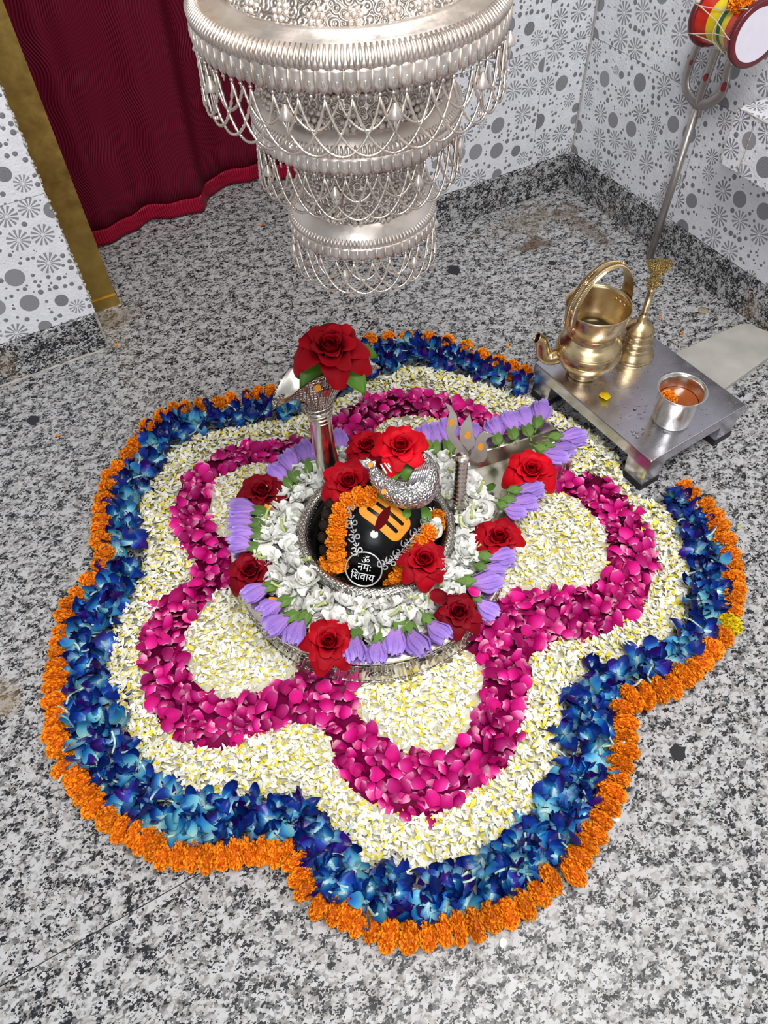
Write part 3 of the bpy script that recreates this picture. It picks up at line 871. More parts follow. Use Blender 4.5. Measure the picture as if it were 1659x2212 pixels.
# ------------------------------------------------------------------ flower building blocks
def petal_grid(L, W, cup, curl, nu=6, nv=6, prof=None, tip=0.0, ruff=0.0, seed=0):
    """petal growing along +y from the origin, lying in xy, cupped upward (+z), tip curling by 'curl' rad"""
    r_ = random.Random(seed)
    ph = r_.uniform(0, 6.28)
    prof = prof or (lambda v: math.sin(PI * (0.10 + 0.82 * v)) ** 0.75)
    def fn(u, v):
        s = (u - 0.5) * 2
        w = W * prof(v)
        x = s * w
        y = L * (v - tip * v * s * s)
        z = cup * W * (s * s) * (0.4 + 0.6 * v)
        # bend along the length
        ang = curl * v * v
        yy = y * math.cos(ang * 0.7); zz = z + y * math.sin(ang * 0.7)
        zz += ruff * math.sin(ph + 5 * s + 3 * v) * v * abs(s)
        return Vector((x, yy, zz))
    return fn
def mk_mesh(name, fn, nu, nv, mat, solid=False):
    m = MB().grid(fn, nu, nv); me = m.mesh(name); me.materials.append(mat); return me

# rose --------------------------------------------------------------
def rose_meshes(seed):
    r = random.Random(seed); out = []
    n = 25
    for i in range(n):
        f = i / (n - 1)                       # 0 inner .. 1 outer
        open_ = 0.04 + 1.30 * f ** 1.25 + r.uniform(-.08, .08)   # angle from the axis
        L = 0.024 + 0.020 * f
        W = 0.010 + 0.0125 * f
        wrap = 1.7 * (1 - f) + 0.75
        base_r = 0.0025 + 0.010 * f
        rollb = (0.15 + 0.9 * f) * r.uniform(.6, 1.2)
        az = i * 2.399963 + r.uniform(-.25, .25)
        pointy = r.uniform(0.1, 0.30) * f
        ph = r.uniform(0, 6.28)
        def fn(u, v, L=L, W=W, wrap=wrap, base_r=base_r, open_=open_, rollb=rollb, az=az, pointy=pointy, f=f, ph=ph):
            s = (u - .5) * 2
            w = (0.35 + 0.65 * math.sin(PI * min(1.0, 0.08 + 0.62 * v)) ) * (1 - 0.45 * max(0, v - .72) / .28 * abs(s) ** 1.2)
            # wrapped section around the rose axis
            ca = s * wrap * w * (0.55 if f > .5 else 0.8)
            Rr = W / max(0.35, wrap * 0.55)
            x = Rr * math.sin(ca)
            depth = Rr * (1 - math.cos(ca))            # leans back towards the axis
            yl = L * v * (1 - 0.10 * s * s * v) + pointy * L * 0.35 * v ** 4 * (1 - abs(s)) ** 2
            # profile: rise, bulge, then roll outwards at the lip
            ang = open_ * (0.45 + 0.75 * v) + rollb * max(0, v - 0.62) ** 1.3 * 1.7
            ro = base_r + yl * math.sin(ang) + 0.006 * math.sin(PI * min(1, v * 1.2)) * (1 - f) - depth * math.cos(open_ * .6)
            zo = 0.004 * (1 - f) + yl * math.cos(ang) + depth * math.sin(open_) * 0.6
            zo += 0.0018 * f * math.sin(ph + 4 * s + 2 * v) * v
            c, sn = math.cos(az), math.sin(az)
            return Vector((ro * c - x * sn, ro * sn + x * c, zo))
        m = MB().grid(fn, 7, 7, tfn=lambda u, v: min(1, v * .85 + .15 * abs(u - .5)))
        me = m.mesh('petal'); out.append(me)
    return out
ROSES = [rose_meshes(s) for s in (3, 8, 21)]
def leaf_mesh(L=0.045, W=0.014, seed=1):
    def prof(v): return math.sin(PI * min(1, 0.04 + 0.96 * v)) ** 0.8 * (1 - 0.25 * v)
    m = MB().grid(petal_grid(L, W, 0.35, -0.5, prof=prof, seed=seed), 6, 9)
    me = m.mesh('leaf'); me.materials.append(M['leaf']); return me
LEAF = leaf_mesh()
SEPAL = leaf_mesh(0.030, 0.007, 4)
def set_mat(o, mat):
    if not o.data.materials: o.data.materials.append(mat)
    o.material_slots[0].link = 'OBJECT'; o.material_slots[0].material = mat
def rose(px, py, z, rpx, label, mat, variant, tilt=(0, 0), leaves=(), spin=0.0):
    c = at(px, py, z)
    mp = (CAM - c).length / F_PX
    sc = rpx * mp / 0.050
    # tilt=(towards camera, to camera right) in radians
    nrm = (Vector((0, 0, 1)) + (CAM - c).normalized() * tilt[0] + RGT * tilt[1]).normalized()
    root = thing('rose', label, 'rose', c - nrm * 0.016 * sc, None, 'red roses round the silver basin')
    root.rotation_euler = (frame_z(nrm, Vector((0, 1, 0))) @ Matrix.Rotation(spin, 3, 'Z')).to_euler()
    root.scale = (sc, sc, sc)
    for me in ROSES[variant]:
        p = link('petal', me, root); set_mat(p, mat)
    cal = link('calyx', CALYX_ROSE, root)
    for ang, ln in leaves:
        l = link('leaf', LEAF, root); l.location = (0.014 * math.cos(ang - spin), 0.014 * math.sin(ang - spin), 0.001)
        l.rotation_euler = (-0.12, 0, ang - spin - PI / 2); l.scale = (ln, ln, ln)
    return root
cm = MB().lathe([(0.0, -0.016), (0.003, -0.016), (0.0055, -0.008), (0.007, -0.002), (0.005, 0.004), (0.0, 0.006)], 10, cap=False)
CALYX_ROSE = cm.mesh('calyx'); CALYX_ROSE.materials.append(M['calyx'])

for pa, pb_, lab in LEAF_SPOTS:
    ha, hb = hit(*pa), hit(*pb_)
    A0 = (ha[0] + ha[1] * 0.006) if ha else at(pa[0], pa[1], 0.19); B0 = (hb[0] + hb[1] * 0.005) if hb else at(pb_[0], pb_[1], 0.16)
    d = (B0 - A0); Ll = d.length; d.normalize(); n_ = vn - d * vn.dot(d); n_.normalize()
    o = link('leaf', LEAF, None, A0, basis(d.cross(n_), d, n_).to_euler()); s = Ll / 0.045 * 1.1; o.scale = (s * 1.2, s, s)
    tag(o, lab, 'leaf')
# marigold ----------------------------------------------------------
def marigold_mesh(seed, n=230):
    r = random.Random(seed); m = MB()
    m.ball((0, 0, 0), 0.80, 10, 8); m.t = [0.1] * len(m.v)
    for i in range(n):
        z = 1 - 2 * (i + .5) / n; a = i * 2.399963 + r.uniform(-.15, .15)
        s = math.sqrt(1 - z * z)
        nrm = Vector((s * math.cos(a), s * math.sin(a), z))
        m3 = frame_z(nrm) @ Matrix.Rotation(r.uniform(0, 6.28), 3, 'Z')
        L = r.uniform(.20, .32); W = r.uniform(.12, .21); R0 = r.uniform(.68, .78)
        vs_, ts = [], []
        for j in range(3):
            for k in range(3):
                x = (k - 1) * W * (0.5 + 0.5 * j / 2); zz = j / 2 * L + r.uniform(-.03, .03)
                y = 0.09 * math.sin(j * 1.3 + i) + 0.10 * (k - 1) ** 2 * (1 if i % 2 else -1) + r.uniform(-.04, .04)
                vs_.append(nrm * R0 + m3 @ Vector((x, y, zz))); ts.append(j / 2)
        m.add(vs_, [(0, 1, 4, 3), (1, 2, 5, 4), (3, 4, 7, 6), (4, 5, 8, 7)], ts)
    return m.mesh('marigold', False)
MARI = [marigold_mesh(s) for s in (1, 2, 3, 4)]

# orchid ------------------------------------------------------------
def tepal(L, W, cup, curl, seed):
    return MB().grid(petal_grid(L, W, cup, curl, prof=lambda v: math.sin(PI * (0.07 + 0.86 * v)) ** 0.8, ruff=0.002, seed=seed), 5, 6).mesh('petal')
TEP = [tepal(0.030, 0.0095, 0.5, 0.5, 1), tepal(0.031, 0.0125, 0.35, -0.3, 2), tepal(0.029, 0.0110, 0.4, 0.9, 3), tepal(0.032, 0.0090, 0.6, -0.8, 4)]
def lip_fn(u, v):
    s = (u - .5) * 2
    w = 0.0075 * (0.5 + 0.7 * v)
    return Vector((s * w, 0.020 * v, 0.010 * (1 - s * s * 0.9) * (1 - v * .7) - 0.004 + 0.002 * math.sin(6 * s) * v))
LIP = MB().grid(lip_fn, 6, 5).mesh('lip'); LIP.materials.append(M['orchid_lip'])
PED = MB().tube(catmull([(0, 0, 0), (0.001, -0.012, -0.003), (0.006, -0.024, -0.001), (0.016, -0.032, 0.002)], 5), [0.0016] * 16, 6).mesh('pedicel'); PED.materials.append(M['pedicel'])
def orchid_spec(seed):
    r = random.Random(seed); out = []
    for k in range(5):
        a = 2 * PI * k / 5 + r.uniform(-.25, .25)
        out.append((TEP[r.randrange(4)], a, r.uniform(-.15, .75), r.uniform(-.5, .5), r.uniform(.85, 1.1)))
    return out
ORCH = [orchid_spec(s) for s in range(6)]
def orchid(loc, nrm, spin, sc, mats, variant, label, group, ped=True):
    root = thing('orchid', label, 'orchid', loc, None, group)
    root.rotation_euler = (frame_z(nrm) @ Matrix.Rotation(spin, 3, 'Z')).to_euler(); root.scale = (sc,) * 3
    for j, (me, a, el, rl, s) in enumerate(ORCH[variant]):
        p = link('petal', me, root); p.rotation_euler = (Matrix.Rotation(a, 3, 'Z') @ Matrix.Rotation(el, 3, 'X') @ Matrix.Rotation(rl, 3, 'Y')).to_euler()
        p.location = (0, 0, 0.0015 * (j % 2)); p.scale = (s,) * 3
        set_mat(p, mats[j % len(mats)])
    l = link('lip', LIP, root); l.rotation_euler = (0.5, 0, 0.3)
    if ped:
        q = link('pedicel', PED, root); q.location = (0, 0, 0.004); q.rotation_euler = (0.15, 0, variant * 1.1)
    return root

# hibiscus bud -------------------------------------------------------
def hib_mesh(seed, k, n=4):
    r = random.Random(seed * 10 + k); ph = r.uniform(0, 6.28); ph2 = r.uniform(0, 6.28)
    a0 = 2 * PI * k / n + r.uniform(-.2, .2)
    def fn(u, v):
        a = a0 + (u - .5) * 2.5 + 0.9 * v
        rad = 0.0045 + 0.0155 * sm(0.0, 0.75, v) - 0.004 * sm(.72, 1, v)
        rad *= 1 + 0.11 * math.sin(22 * u + ph) * sm(.1, 1, v) + 0.14 * math.sin(3 * a + ph2) * v * v + 0.05 * math.sin(41 * u + 3 * v + ph2) * v
        rad -= 0.003 * u
        L = 0.056 * v - 0.006 * v * v * (abs(u - .5) * 2) ** 2 + 0.004 * math.sin(7 * u + ph) * v ** 3 + 0.002 * math.sin(31 * u + ph2) * v ** 4
        return Vector((rad * math.cos(a), L, rad * math.sin(a) * 0.62 + 0.010 * v))
    return MB().grid(fn, 30, 12).mesh('petal')
HIB = [[hib_mesh(s, k) for k in range(4)] for s in (1, 2, 3)]
for g in HIB:
    for me in g: me.materials.append(M['hibiscus'])
def cal_fn(u, v):
    a = 2 * PI * u
    lobe = 0.5 + 0.5 * math.cos(5 * a)
    rad = 0.0022 + 0.0085 * sm(0, 0.5, v) + 0.001 * lobe * v
    y = -0.006 + 0.026 * v * (0.62 + 0.38 * lobe)
    return Vector((rad * math.cos(a), y, rad * math.sin(a) * 0.7 + 0.004 * v))
HCAL = MB().grid(cal_fn, 30, 6, wrap=True).mesh('calyx'); HCAL.materials.append(M['calyx'])
HST = MB().tube([(0, -0.016, -0.001), (0, -0.010, 0), (0, -0.003, 0.001)], 0.0017, 6).mesh('stalk'); HST.materials.append(M['calyx'])
def hibiscus(pc, pt, z, label, variant, sc=1.0, zt=None):
    a = at(pc[0], pc[1], z); b = at(pt[0], pt[1], z if zt is None else zt)
    d = (b - a); L = d.length; d.normalize()
    x = d.cross(Vector((0, 0, 1))).normalized(); up = x.cross(d)
    root = thing('hibiscus_bloom', label, 'hibiscus', a, None, 'lilac hibiscus blooms on the basin rim')
    root.rotation_euler = (basis(x, d, up)).to_euler()
    s = max(0.85, min(1.5, L / 0.052)); w = 0.5 * (s + 1.05) * sc
    root.scale = (w, s, w)
    for me in HIB[variant]: link('petal', me, root)
    link('calyx', HCAL, root); link('stalk', HST, root)
    return root

# double tuberose -----------------------------------------------------
def tub_mesh(seed):
    r = random.Random(seed); out = []
    for ringn, (n, el, L) in enumerate(((6, 0.25, 0.022), (5, 0.75, 0.019), (4, 1.2, 0.014))):
        for k in range(n):
            a = 2 * PI * k / n + ringn * .5 + r.uniform(-.25, .25)
            f = petal_grid(L * r.uniform(.9, 1.15), 0.0092 * r.uniform(.85, 1.2), 0.6, r.uniform(-.7, .6), ruff=0.0025, seed=seed * 31 + ringn * 7 + k,
                           prof=lambda v: math.sin(PI * (0.12 + 0.74 * v)) ** 0.7)
            R = Matrix.Rotation(a, 3, 'Z') @ Matrix.Rotation(el + r.uniform(-.25, .25), 3, 'X')
            m = MB().grid(lambda u, v: R @ f(u, v), 4, 5); me = m.mesh('petal'); me.materials.append(M['tuberose']); out.append(me)
    return out
TUB = [tub_mesh(s) for s in (5, 6, 7)]
TST = MB().tube(catmull([(0, 0, 0.0), (0, 0.002, -0.008), (0.002, 0.006, -0.018), (0.004, 0.014, -0.028)], 4), [.0026, .0027, .0026, .0025, .0024, .0023, .0022, .0022, .0022, .0023, .0025, .0028, .0034], 7).mesh('stem_tube'); TST.materials.append(M['tube_green'])

# ================================================================== FLOOR RANGOLI
MARI_PX = [(800,740),(840,735),(880,732),(925,735),(965,745),(1005,758),(1040,772),(1075,788),(1105,800),(1133,806)]
MARI_L = [(772,752),(745,770),(715,797),(685,826),(650,846),(615,851),(585,848),(560,852),(536,859),(500,868),(472,875),(435,880),(404,889),(377,889),(351,902),(322,924),(308,947),(296,964),(282,988),(261,1014),(239,1030),(236,1054),(228,1081),(223,1101),(222,1125),(220,1143),(222,1169),(228,1195),(224,1224),(197,1257),(172,1287),(155,1310),(147,1334),(138,1366),(133,1388),(129,1411),(125,1438),(125,1463),(122,1486),(122,1517),(124,1543),(123,1565),(122,1588),(131,1612),(150,1626),(142,1662),(165,1676),(178,1696),(189,1717),(206,1741),(235,1769),(267,1791),(296,1801),(314,1817),(336,1830),(354,1848),(387,1846),(417,1850),(448,1856),(478,1850),(509,1844),(539,1838),(566,1838),(594,1843),(626,1836),(637,1861),(650,1895),(663,1921),(690,1958),(722,1968),(750,1974),(776,1991),(805,2004),(840,2021),(882,2025),(923,2022),(959,2010),(990,2005),(1026,1998),(1062,1980),(1098,1972),(1132,1954),(1165,1929),(1187,1900),(1237,1882),(1250,1851),(1266,1824),(1284,1799),(1296,1771),(1309,1741),(1320,1712),(1332,1678),(1340,1651),(1350,1622),(1351,1594),(1349,1564),(1343,1530),(1363,1510),(1392,1503),(1423,1490),(1450,1483),(1472,1461),(1494,1447),(1518,1426),(1537,1402),(1557,1375),(1574,1350),(1579,1317),(1581,1294),(1586,1273),(1583,1249),(1582,1224),(1574,1200),(1565,1168),(1549,1141),(1539,1119),(1520,1097),(1492,1072),(1473,1056)]
WHITE_PX = [(720,870),(760,842),(800,815),(850,795),(900,788),(950,795),(1000,808),(1050,828),(1100,848),(1145,860),(1190,880),(1240,908),(1290,938),(1330,980),(1345,1035),(1380,1072),(1408,1078),(1446,1092),(1460,1120),(1467,1147),(1474,1172),(1492,1224),(1484,1270),(1478,1322),(1459,1357),(1444,1376),(1415,1388),(1384,1414),(1330,1424),(1300,1434),(1262,1454),(1220,1482),(1214,1510),(1222,1546),(1212,1593),(1203,1640),(1210,1665),(1194,1709),(1165,1730),(1132,1767),(1096,1815),(1060,1838),(1016,1850),(983,1860),(951,1880),(900,1876),(869,1880),(840,1886),(788,1859),(745,1837),(728,1804),(716,1772),(690,1742),(641,1713),(586,1712),(495,1730),(421,1723),(377,1705),(326,1681),(299,1658),(276,1621),(259,1570),(249,1536),(235,1469),(227,1425),(240,1367),(250,1326),(268,1300),(299,1260),(309,1225),(318,1198),(300,1173),(297,1150),(301,1110),(308,1066),(333,1034),(354,999),(370,967),(429,933),(480,925),(540,915),(600,905),(650,895),(690,888)]
PINK_PX = [(725,905),(760,875),(800,852),(850,840),(905,842),(950,850),(1000,868),(1050,888),(1082,908),(1115,960),(1200,1040),(1233,1025),(1275,1018),(1317,1032),(1356,1078),(1380,1106),(1397,1144),(1410,1175),(1428,1203),(1415,1231),(1404,1270),(1397,1304),(1377,1329),(1338,1346),(1303,1364),(1268,1383),(1226,1374),(1181,1390),(1145,1416),(1139,1451),(1142,1486),(1129,1531),(1121,1582),(1112,1637),(1075,1676),(1016,1713),(973,1745),(925,1765),(843,1752),(801,1732),(755,1700),(723,1651),(713,1600),(688,1568),(650,1552),(590,1573),(529,1590),(478,1619),(414,1607),(370,1584),(340,1557),(320,1516),(306,1455),(303,1408),(313,1361),(330,1316),(345,1295),(383,1280),(414,1248),(420,1210),(406,1190),(380,1161),(374,1127),(377,1080),(391,1040),(426,1008),(469,976),(498,959),(542,952),(608,951),(660,948),(695,932)]
LOBES_PX = [
 [(640,1000),(608,997),(556,999),(521,1005),(495,1018),(465,1032),(458,1057),(456,1083),(450,1109),(454,1134),(474,1155),(510,1160),(580,1160),(660,1080)],
 [(560,1250),(515,1275),(472,1274),(449,1296),(428,1326),(402,1367),(394,1405),(408,1445),(418,1470),(441,1490),(471,1508),(525,1502),(579,1482),(617,1468),(640,1445),(680,1380)],
 [(760,1420),(764,1500),(772,1540),(801,1572),(830,1602),(885,1622),(920,1627),(970,1617),(996,1596),(1019,1566),(1038,1510),(1045,1460),(1040,1425),(960,1370)],
 [(1090,1090),(1160,1060),(1209,1058),(1251,1078),(1275,1107),(1306,1132),(1312,1168),(1311,1210),(1305,1242),(1268,1263),(1233,1276),(1195,1268),(1143,1277),(1101,1288),(1060,1290),(1010,1200)],
 [(770,1010),(785,965),(800,932),(830,908),(880,896),(930,899),(965,915),(995,945),(980,1010)]]
ZB = 0.014
def polyin(P, poly):
    x, y = P[:, 0], P[:, 1]; ins = np.zeros(len(P), bool); n = len(poly); j = n - 1
    for i in range(n):
        xi, yi = poly[i]; xj, yj = poly[j]
        c = ((yi > y) != (yj > y)) & (x < (xj - xi) * (y - yi) / (yj - yi + 1e-12) + xi)
        ins ^= c; j = i
    return ins
def dense(poly, step=0.006):
    out = []
    n = len(poly)
    for i in range(n):
        a, b = poly[i], poly[(i + 1) % n]; k = max(1, int(np.hypot(*(b - a)) / step))
        for q in range(k): out.append(a + (b - a) * q / k)
    return np.array(out)
def edist(P, D):
    out = np.empty(len(P))
    for s in range(0, len(P), 2000):
        q = P[s:s + 2000]; out[s:s + 2000] = np.sqrt(((q[:, None, :] - D[None]) ** 2).sum(2).min(1))
    return out
W_ = arr(WHITE_PX, ZB); K_ = arr(PINK_PX, ZB); L_ = [arr(l, ZB) for l in LOBES_PX]
OUTA = np.array(OUT)
def scatter(n, lo=(-0.9, -0.9), hi=(0.9, 0.9)):
    return np.c_[rng.uniform(lo[0], hi[0], n), rng.uniform(lo[1], hi[1], n)]
def in_lobe(P):
    r = np.zeros(len(P), bool)
    for l in L_: r |= polyin(P, l)
    return r
pb = dense(K_); lbs = np.concatenate([dense(l) for l in L_]); wbd = dense(W_)
# jitter the borders a little so that edges are irregular
def bed_height(P, kind):
    if kind == 'w': d = np.minimum(edist(P, wbd), np.minimum(edist(P, pb), edist(P, lbs)))
    else: d = np.minimum(edist(P, pb), edist(P, lbs))
    return 0.006 + 0.013 * np.clip(d / 0.03, 0, 1) ** 0.6
def petals_mesh(name, mat, V, Fq, T, Rr):
    me = bpy.data.meshes.new(name)
    me.from_pydata(V.tolist(), [], Fq)
    for nm, a in (('t', T), ('r', Rr)):
        x = me.attributes.new(nm, 'FLOAT', 'POINT'); x.data.foreach_set('value', a.astype(np.float32))
    me.polygons.foreach_set('use_smooth', [True] * len(me.polygons)); me.materials.append(mat); me.update()
    return me
def rand_rot(n, tilt):
    az = rng.uniform(0, 2 * PI, n); a = rng.normal(0, tilt, n); b = rng.normal(0, tilt, n)
    y = np.c_[np.cos(az) * np.cos(a), np.sin(az) * np.cos(a), np.sin(a)]
    h = np.c_[-np.sin(az), np.cos(az), np.zeros(n)]
    z0 = np.cross(h, y); x = h * np.cos(b)[:, None] + z0 * np.sin(b)[:, None]
    return x, y, np.cross(x, y)
def slab_from(poly, z):
    n = len(poly); return [(x, y, z) for x, y in poly] + [(x, y, 0.0005) for x, y in poly], [tuple(range(n))] + [(i, n + i, n + (i + 1) % n, (i + 1) % n) for i in range(n)]
# white petals --------------------------------------------------------
P = scatter(118000)
jit = P + rng.normal(0, 0.003, P.shape)
keep = polyin(jit, W_) & (~polyin(jit, K_) | in_lobe(jit)) & ~polyin(P * 1.012, OUTA)
P = P[keep]; n = len(P)
h = bed_height(P, 'w')
lay = rng.uniform(0, 1, n)
zc = 0.003 + h * (0.45 + 0.65 * lay)
x, y, z = rand_rot(n, 0.34)
Lp = rng.uniform(0.010, 0.0185, n); Wp = Lp * rng.uniform(0.15, 0.29, n)
thin = rng.uniform(0, 1, n) < 0.08
Wp[thin] *= 0.45
c3 = np.c_[P, zc]
def comb(a, b, c): return c3 + x * (a * Wp)[:, None] + y * (b * Lp)[:, None] + z * (c * Lp)[:, None]
one = np.ones(n)
bend = rng.uniform(-0.14, 0.16, n)
V = np.stack([comb(-0.35 * one, -0.5 * one, 0 * one), comb(0.35 * one, -0.5 * one, 0 * one), comb(-1.0 * one, 0.12 * one, bend), comb(1.0 * one, 0.12 * one, bend), comb(0 * one, 0.55 * one, -bend * .4)], 1)
tv = np.stack([np.zeros(n), np.zeros(n), 0.55 * one, 0.55 * one, one], 1)
allyel = rng.uniform(0, 1, n) < 0.05
tv[allyel] *= 0.35
tv[thin] = 0.3
noy = rng.uniform(0, 1, n) < 0.45
tv[noy & ~allyel & ~thin] = np.clip(tv[noy & ~allyel & ~thin] + 0.4, 0, 1)
rv = np.repeat(rng.uniform(0, 1, n)[:, None], 5, 1)
Fq = []
for i in range(n):
    b = i * 5; Fq.append((b, b + 1, b + 3, b + 2)); Fq.append((b + 2, b + 3, b + 4))
Vv = V.reshape(-1, 3); Tv = tv.reshape(-1); Rv = rv.reshape(-1)
for poly, zz in [(W_, 0.006)] + [(l, 0.012) for l in L_]:
    v2, f2 = slab_from(poly, zz); o0 = len(Vv)
    Vv = np.vstack([Vv, np.array(v2)]); Tv = np.r_[Tv, np.full(len(v2), .38)]; Rv = np.r_[Rv, np.full(len(v2), .0)]
    Fq += [tuple(i + o0 for i in f) for f in f2]
print('white petals', n)
tag(link('white_petals', petals_mesh('white_petals', M['white'], Vv, Fq, Tv, Rv)), 'loose white and yellow flower petals filling the lobes of the floor rangoli', 'petals', kind='stuff')

# magenta rose petals ---------------------------------------------------
G = 5
def pink_proto(seed):
    r = random.Random(seed)
    f = petal_grid(1.0, 0.46, r.uniform(.25, .95), r.uniform(-1.1, 1.1), prof=lambda v: (0.28 + 0.72 * math.sin(PI * min(1, .02 + .80 * v)) ** .8) * (1 - 0.35 * max(0, v - .85) / .15), tip=r.uniform(-.02, .12), ruff=0.05, seed=seed)
    pts = np.array([f(i / (G - 1), j / (G - 1)) for j in range(G) for i in range(G)]); pts[:, 1] -= 0.5; pts[:, 2] -= pts[:, 2].mean()
    return pts
PK = [pink_proto(s) for s in range(6)]
tgrid = np.array([j / (G - 1) for j in range(G) for i in range(G)])
quads = [(j * G + i, j * G + i + 1, (j + 1) * G + i + 1, (j + 1) * G + i) for j in range(G - 1) for i in range(G - 1)]
P = scatter(15500)
jit = P + rng.normal(0, 0.004, P.shape)
keep = polyin(jit, K_) & ~in_lobe(jit) & ~polyin(P * 1.02, OUTA)
P = P[keep]; n = len(P)
h = bed_height(P, 'p')
VV, FF, TT, RR = [], [], [], []
x, y, z = rand_rot(n, 0.42)
off = 0
for i in range(n):
    s = rng.uniform(0.017, 0.027); q = PK[rng.integers(6)] * s
    zc = 0.003 + h[i] * rng.uniform(0.4, 1.25)
    VV.append(np.array([P[i, 0], P[i, 1], zc]) + q[:, :1] * x[i] + q[:, 1:2] * y[i] + q[:, 2:] * z[i])
    TT.append(tgrid if rng.uniform() < .8 else tgrid * .4); RR.append(np.full(G * G, rng.uniform()))
    FF += [tuple(a + off for a in f) for f in quads]; off += G * G
v2, f2 = slab_from(K_, 0.0075)
VV.append(np.array(v2)); TT.append(np.full(len(v2), 0.9)); RR.append(np.full(len(v2), 0.0)); FF += [tuple(a + off for a in f) for f in f2]
VV = np.vstack(VV); VV[:, 2] = np.maximum(VV[:, 2], 0.0006)
print('pink petals', n)
tag(link('rose_petals', petals_mesh('rose_petals', M['pink'], VV, FF, np.concatenate(TT), np.concatenate(RR))), 'heap of loose magenta rose petals in the scalloped pink ring of the rangoli', 'petals', kind='stuff')
PKM = []
for s in range(6):
    m = MB().add([tuple(p) for p in PK[s]], quads, list(tgrid)); me = m.mesh('rose_petal'); me.materials.append(M['pink_obj']); PKM.append(me)
cand = scatter(9000); cand = cand[polyin(cand, K_) & ~in_lobe(cand) & ~polyin(cand * 1.06, OUTA)]
sel = []
for c in cand:
    if all((c[0] - q[0]) ** 2 + (c[1] - q[1]) ** 2 > 0.0165 ** 2 for q in sel): sel.append(c)
    if len(sel) >= 300: break
hs = bed_height(np.array(sel), 'p'); PLIST = []
x, y, z = rand_rot(len(sel), 0.5)
for i, c in enumerate(sel):
    o = link('rose_petal', PKM[i % 6], None, (c[0], c[1], 0.009 + hs[i] * 1.15))
    o.rotation_euler = basis(Vector(x[i]), Vector(y[i]), Vector(z[i])).to_euler()
    s = random.uniform(0.022, 0.031); o.scale = (s, s, s)
    PLIST.append(o)

# orchids ---------------------------------------------------------------
mline = [at(x, y, 0.018) for x, y in (MARI_L[::-1] + MARI_PX)]   # starts right of the bench leg, runs round to the bench
mp_ = []
for a, b in zip(mline[:-1], mline[1:]):
    k = max(1, int((b - a).length / 0.004))
    mp_ += [a.lerp(b, i / k) for i in range(k)]
mp_.append(mline[-1])
cum = 0; nxt = 0.0; cnt = 0
prev = mp_[0]
pale_mats = [M['orchid_pale'], M['orchid_pale'], M['orchid']]
dark_mats = [M['orchid'], M['orchid'], M['orchid_purple']]
deep_mats = [M['orchid_purple'], M['orchid'], M['orchid']]
r0 = random.Random(5)
NOTCH_ORCHIDS = [(575, 1770), (598, 1745), (618, 1768), (640, 1748), (660, 1772), (682, 1795), (600, 1800), (640, 1800), (1240, 1500), (1262, 1520), (1282, 1490), (1300, 1470), (1250, 1545), (268, 1290), (240, 1270), (262, 1250), (285, 1235)]
LOBE_C = [('far left lobe', at(330, 1100)), ('near left lobe', at(330, 1560)), ('nearest lobe', at(930, 1760)), ('right lobe', at(1420, 1230)), ('far lobe', at(930, 830))]
def lobe_of(p): return min(LOBE_C, key=lambda q: (q[1].x - p[0]) ** 2 + (q[1].y - p[1]) ** 2)[0]
for p in mp_:
    cum += (p - prev).length; prev = p
    if cum < nxt: continue
    nxt += 0.0335
    d = np.hypot(wbd[:, 0] - p.x, wbd[:, 1] - p.y); k = d.argmin(); q = Vector((wbd[k, 0], wbd[k, 1], 0.018))
    span_ = (p - q); Ls = span_.length
    for f in (((0.08, 0.36, 0.64) if cnt % 2 == 0 else (0.20, 0.5, 0.74)) if Ls > 0.075 else ((0.20, 0.62) if cnt % 2 == 0 else (0.42, 0.70))):
        f2_ = f + r0.uniform(-.06, .06)
        loc = q + span_ * min(f2_, max(0.1, (Ls - 0.026) / max(Ls, .03)))
        u = r0.random(); 
        mats, lab, grp = (pale_mats, 'pale turquoise dyed orchid bloom in the blue band', 'pale turquoise orchids of the blue band') if u < .30 else ((dark_mats, 'blue dyed orchid bloom in the blue band', 'blue orchids of the blue band') if u < .8 else (deep_mats, 'violet-tipped dark blue orchid bloom in the blue band', 'violet-tipped orchids of the blue band'))
        nrm = Vector((r0.uniform(-.6, .6), r0.uniform(-.6, .6), 1))
        if u < .30 and r0.random() < .5: nrm.z = 0.35
        orchid((loc.x, loc.y, 0.014 + r0.uniform(0, .012)), nrm, r0.uniform(0, 6.28), r0.uniform(1.02, 1.25), mats, r0.randrange(6), lab + ' of the ' + lobe_of(loc), grp + ', ' + lobe_of(loc), ped=r0.random() < .55)
    cnt += 1
for x, y in NOTCH_ORCHIDS:
    loc = at(x, y, 0.02)
    pl = r0.random() < .5
    orchid((loc.x, loc.y, 0.016 + r0.uniform(0, .01)), Vector((r0.uniform(-.6, .6), r0.uniform(-.6, .6), 1)), r0.uniform(0, 6.28), r0.uniform(1.0, 1.2), pale_mats if pl else dark_mats, r0.randrange(6),
           ('pale turquoise' if pl else 'blue') + ' dyed orchid bloom filling a notch of the blue band', ('pale turquoise' if pl else 'blue') + ' orchids in the notches', ped=r0.random() < .6)
print('orchid samples', cnt)
for o in PLIST:
    lb = lobe_of(o.location)
    tag(o, 'single magenta rose petal lying on the pink petal band of the ' + lb, 'petal', 'magenta petals on the pink band, ' + lb)

ONES = ['', 'first', 'second', 'third', 'fourth', 'fifth', 'sixth', 'seventh', 'eighth', 'ninth', 'tenth', 'eleventh', 'twelfth', 'thirteenth', 'fourteenth', 'fifteenth', 'sixteenth', 'seventeenth', 'eighteenth', 'nineteenth']
def ordinal(n):
    if n < 20: return ONES[n]
    t = {2: 'twent', 3: 'thirt', 4: 'fort'}[n // 10]
    return t + ('ieth' if n % 10 == 0 else 'y-' + ONES[n % 10])
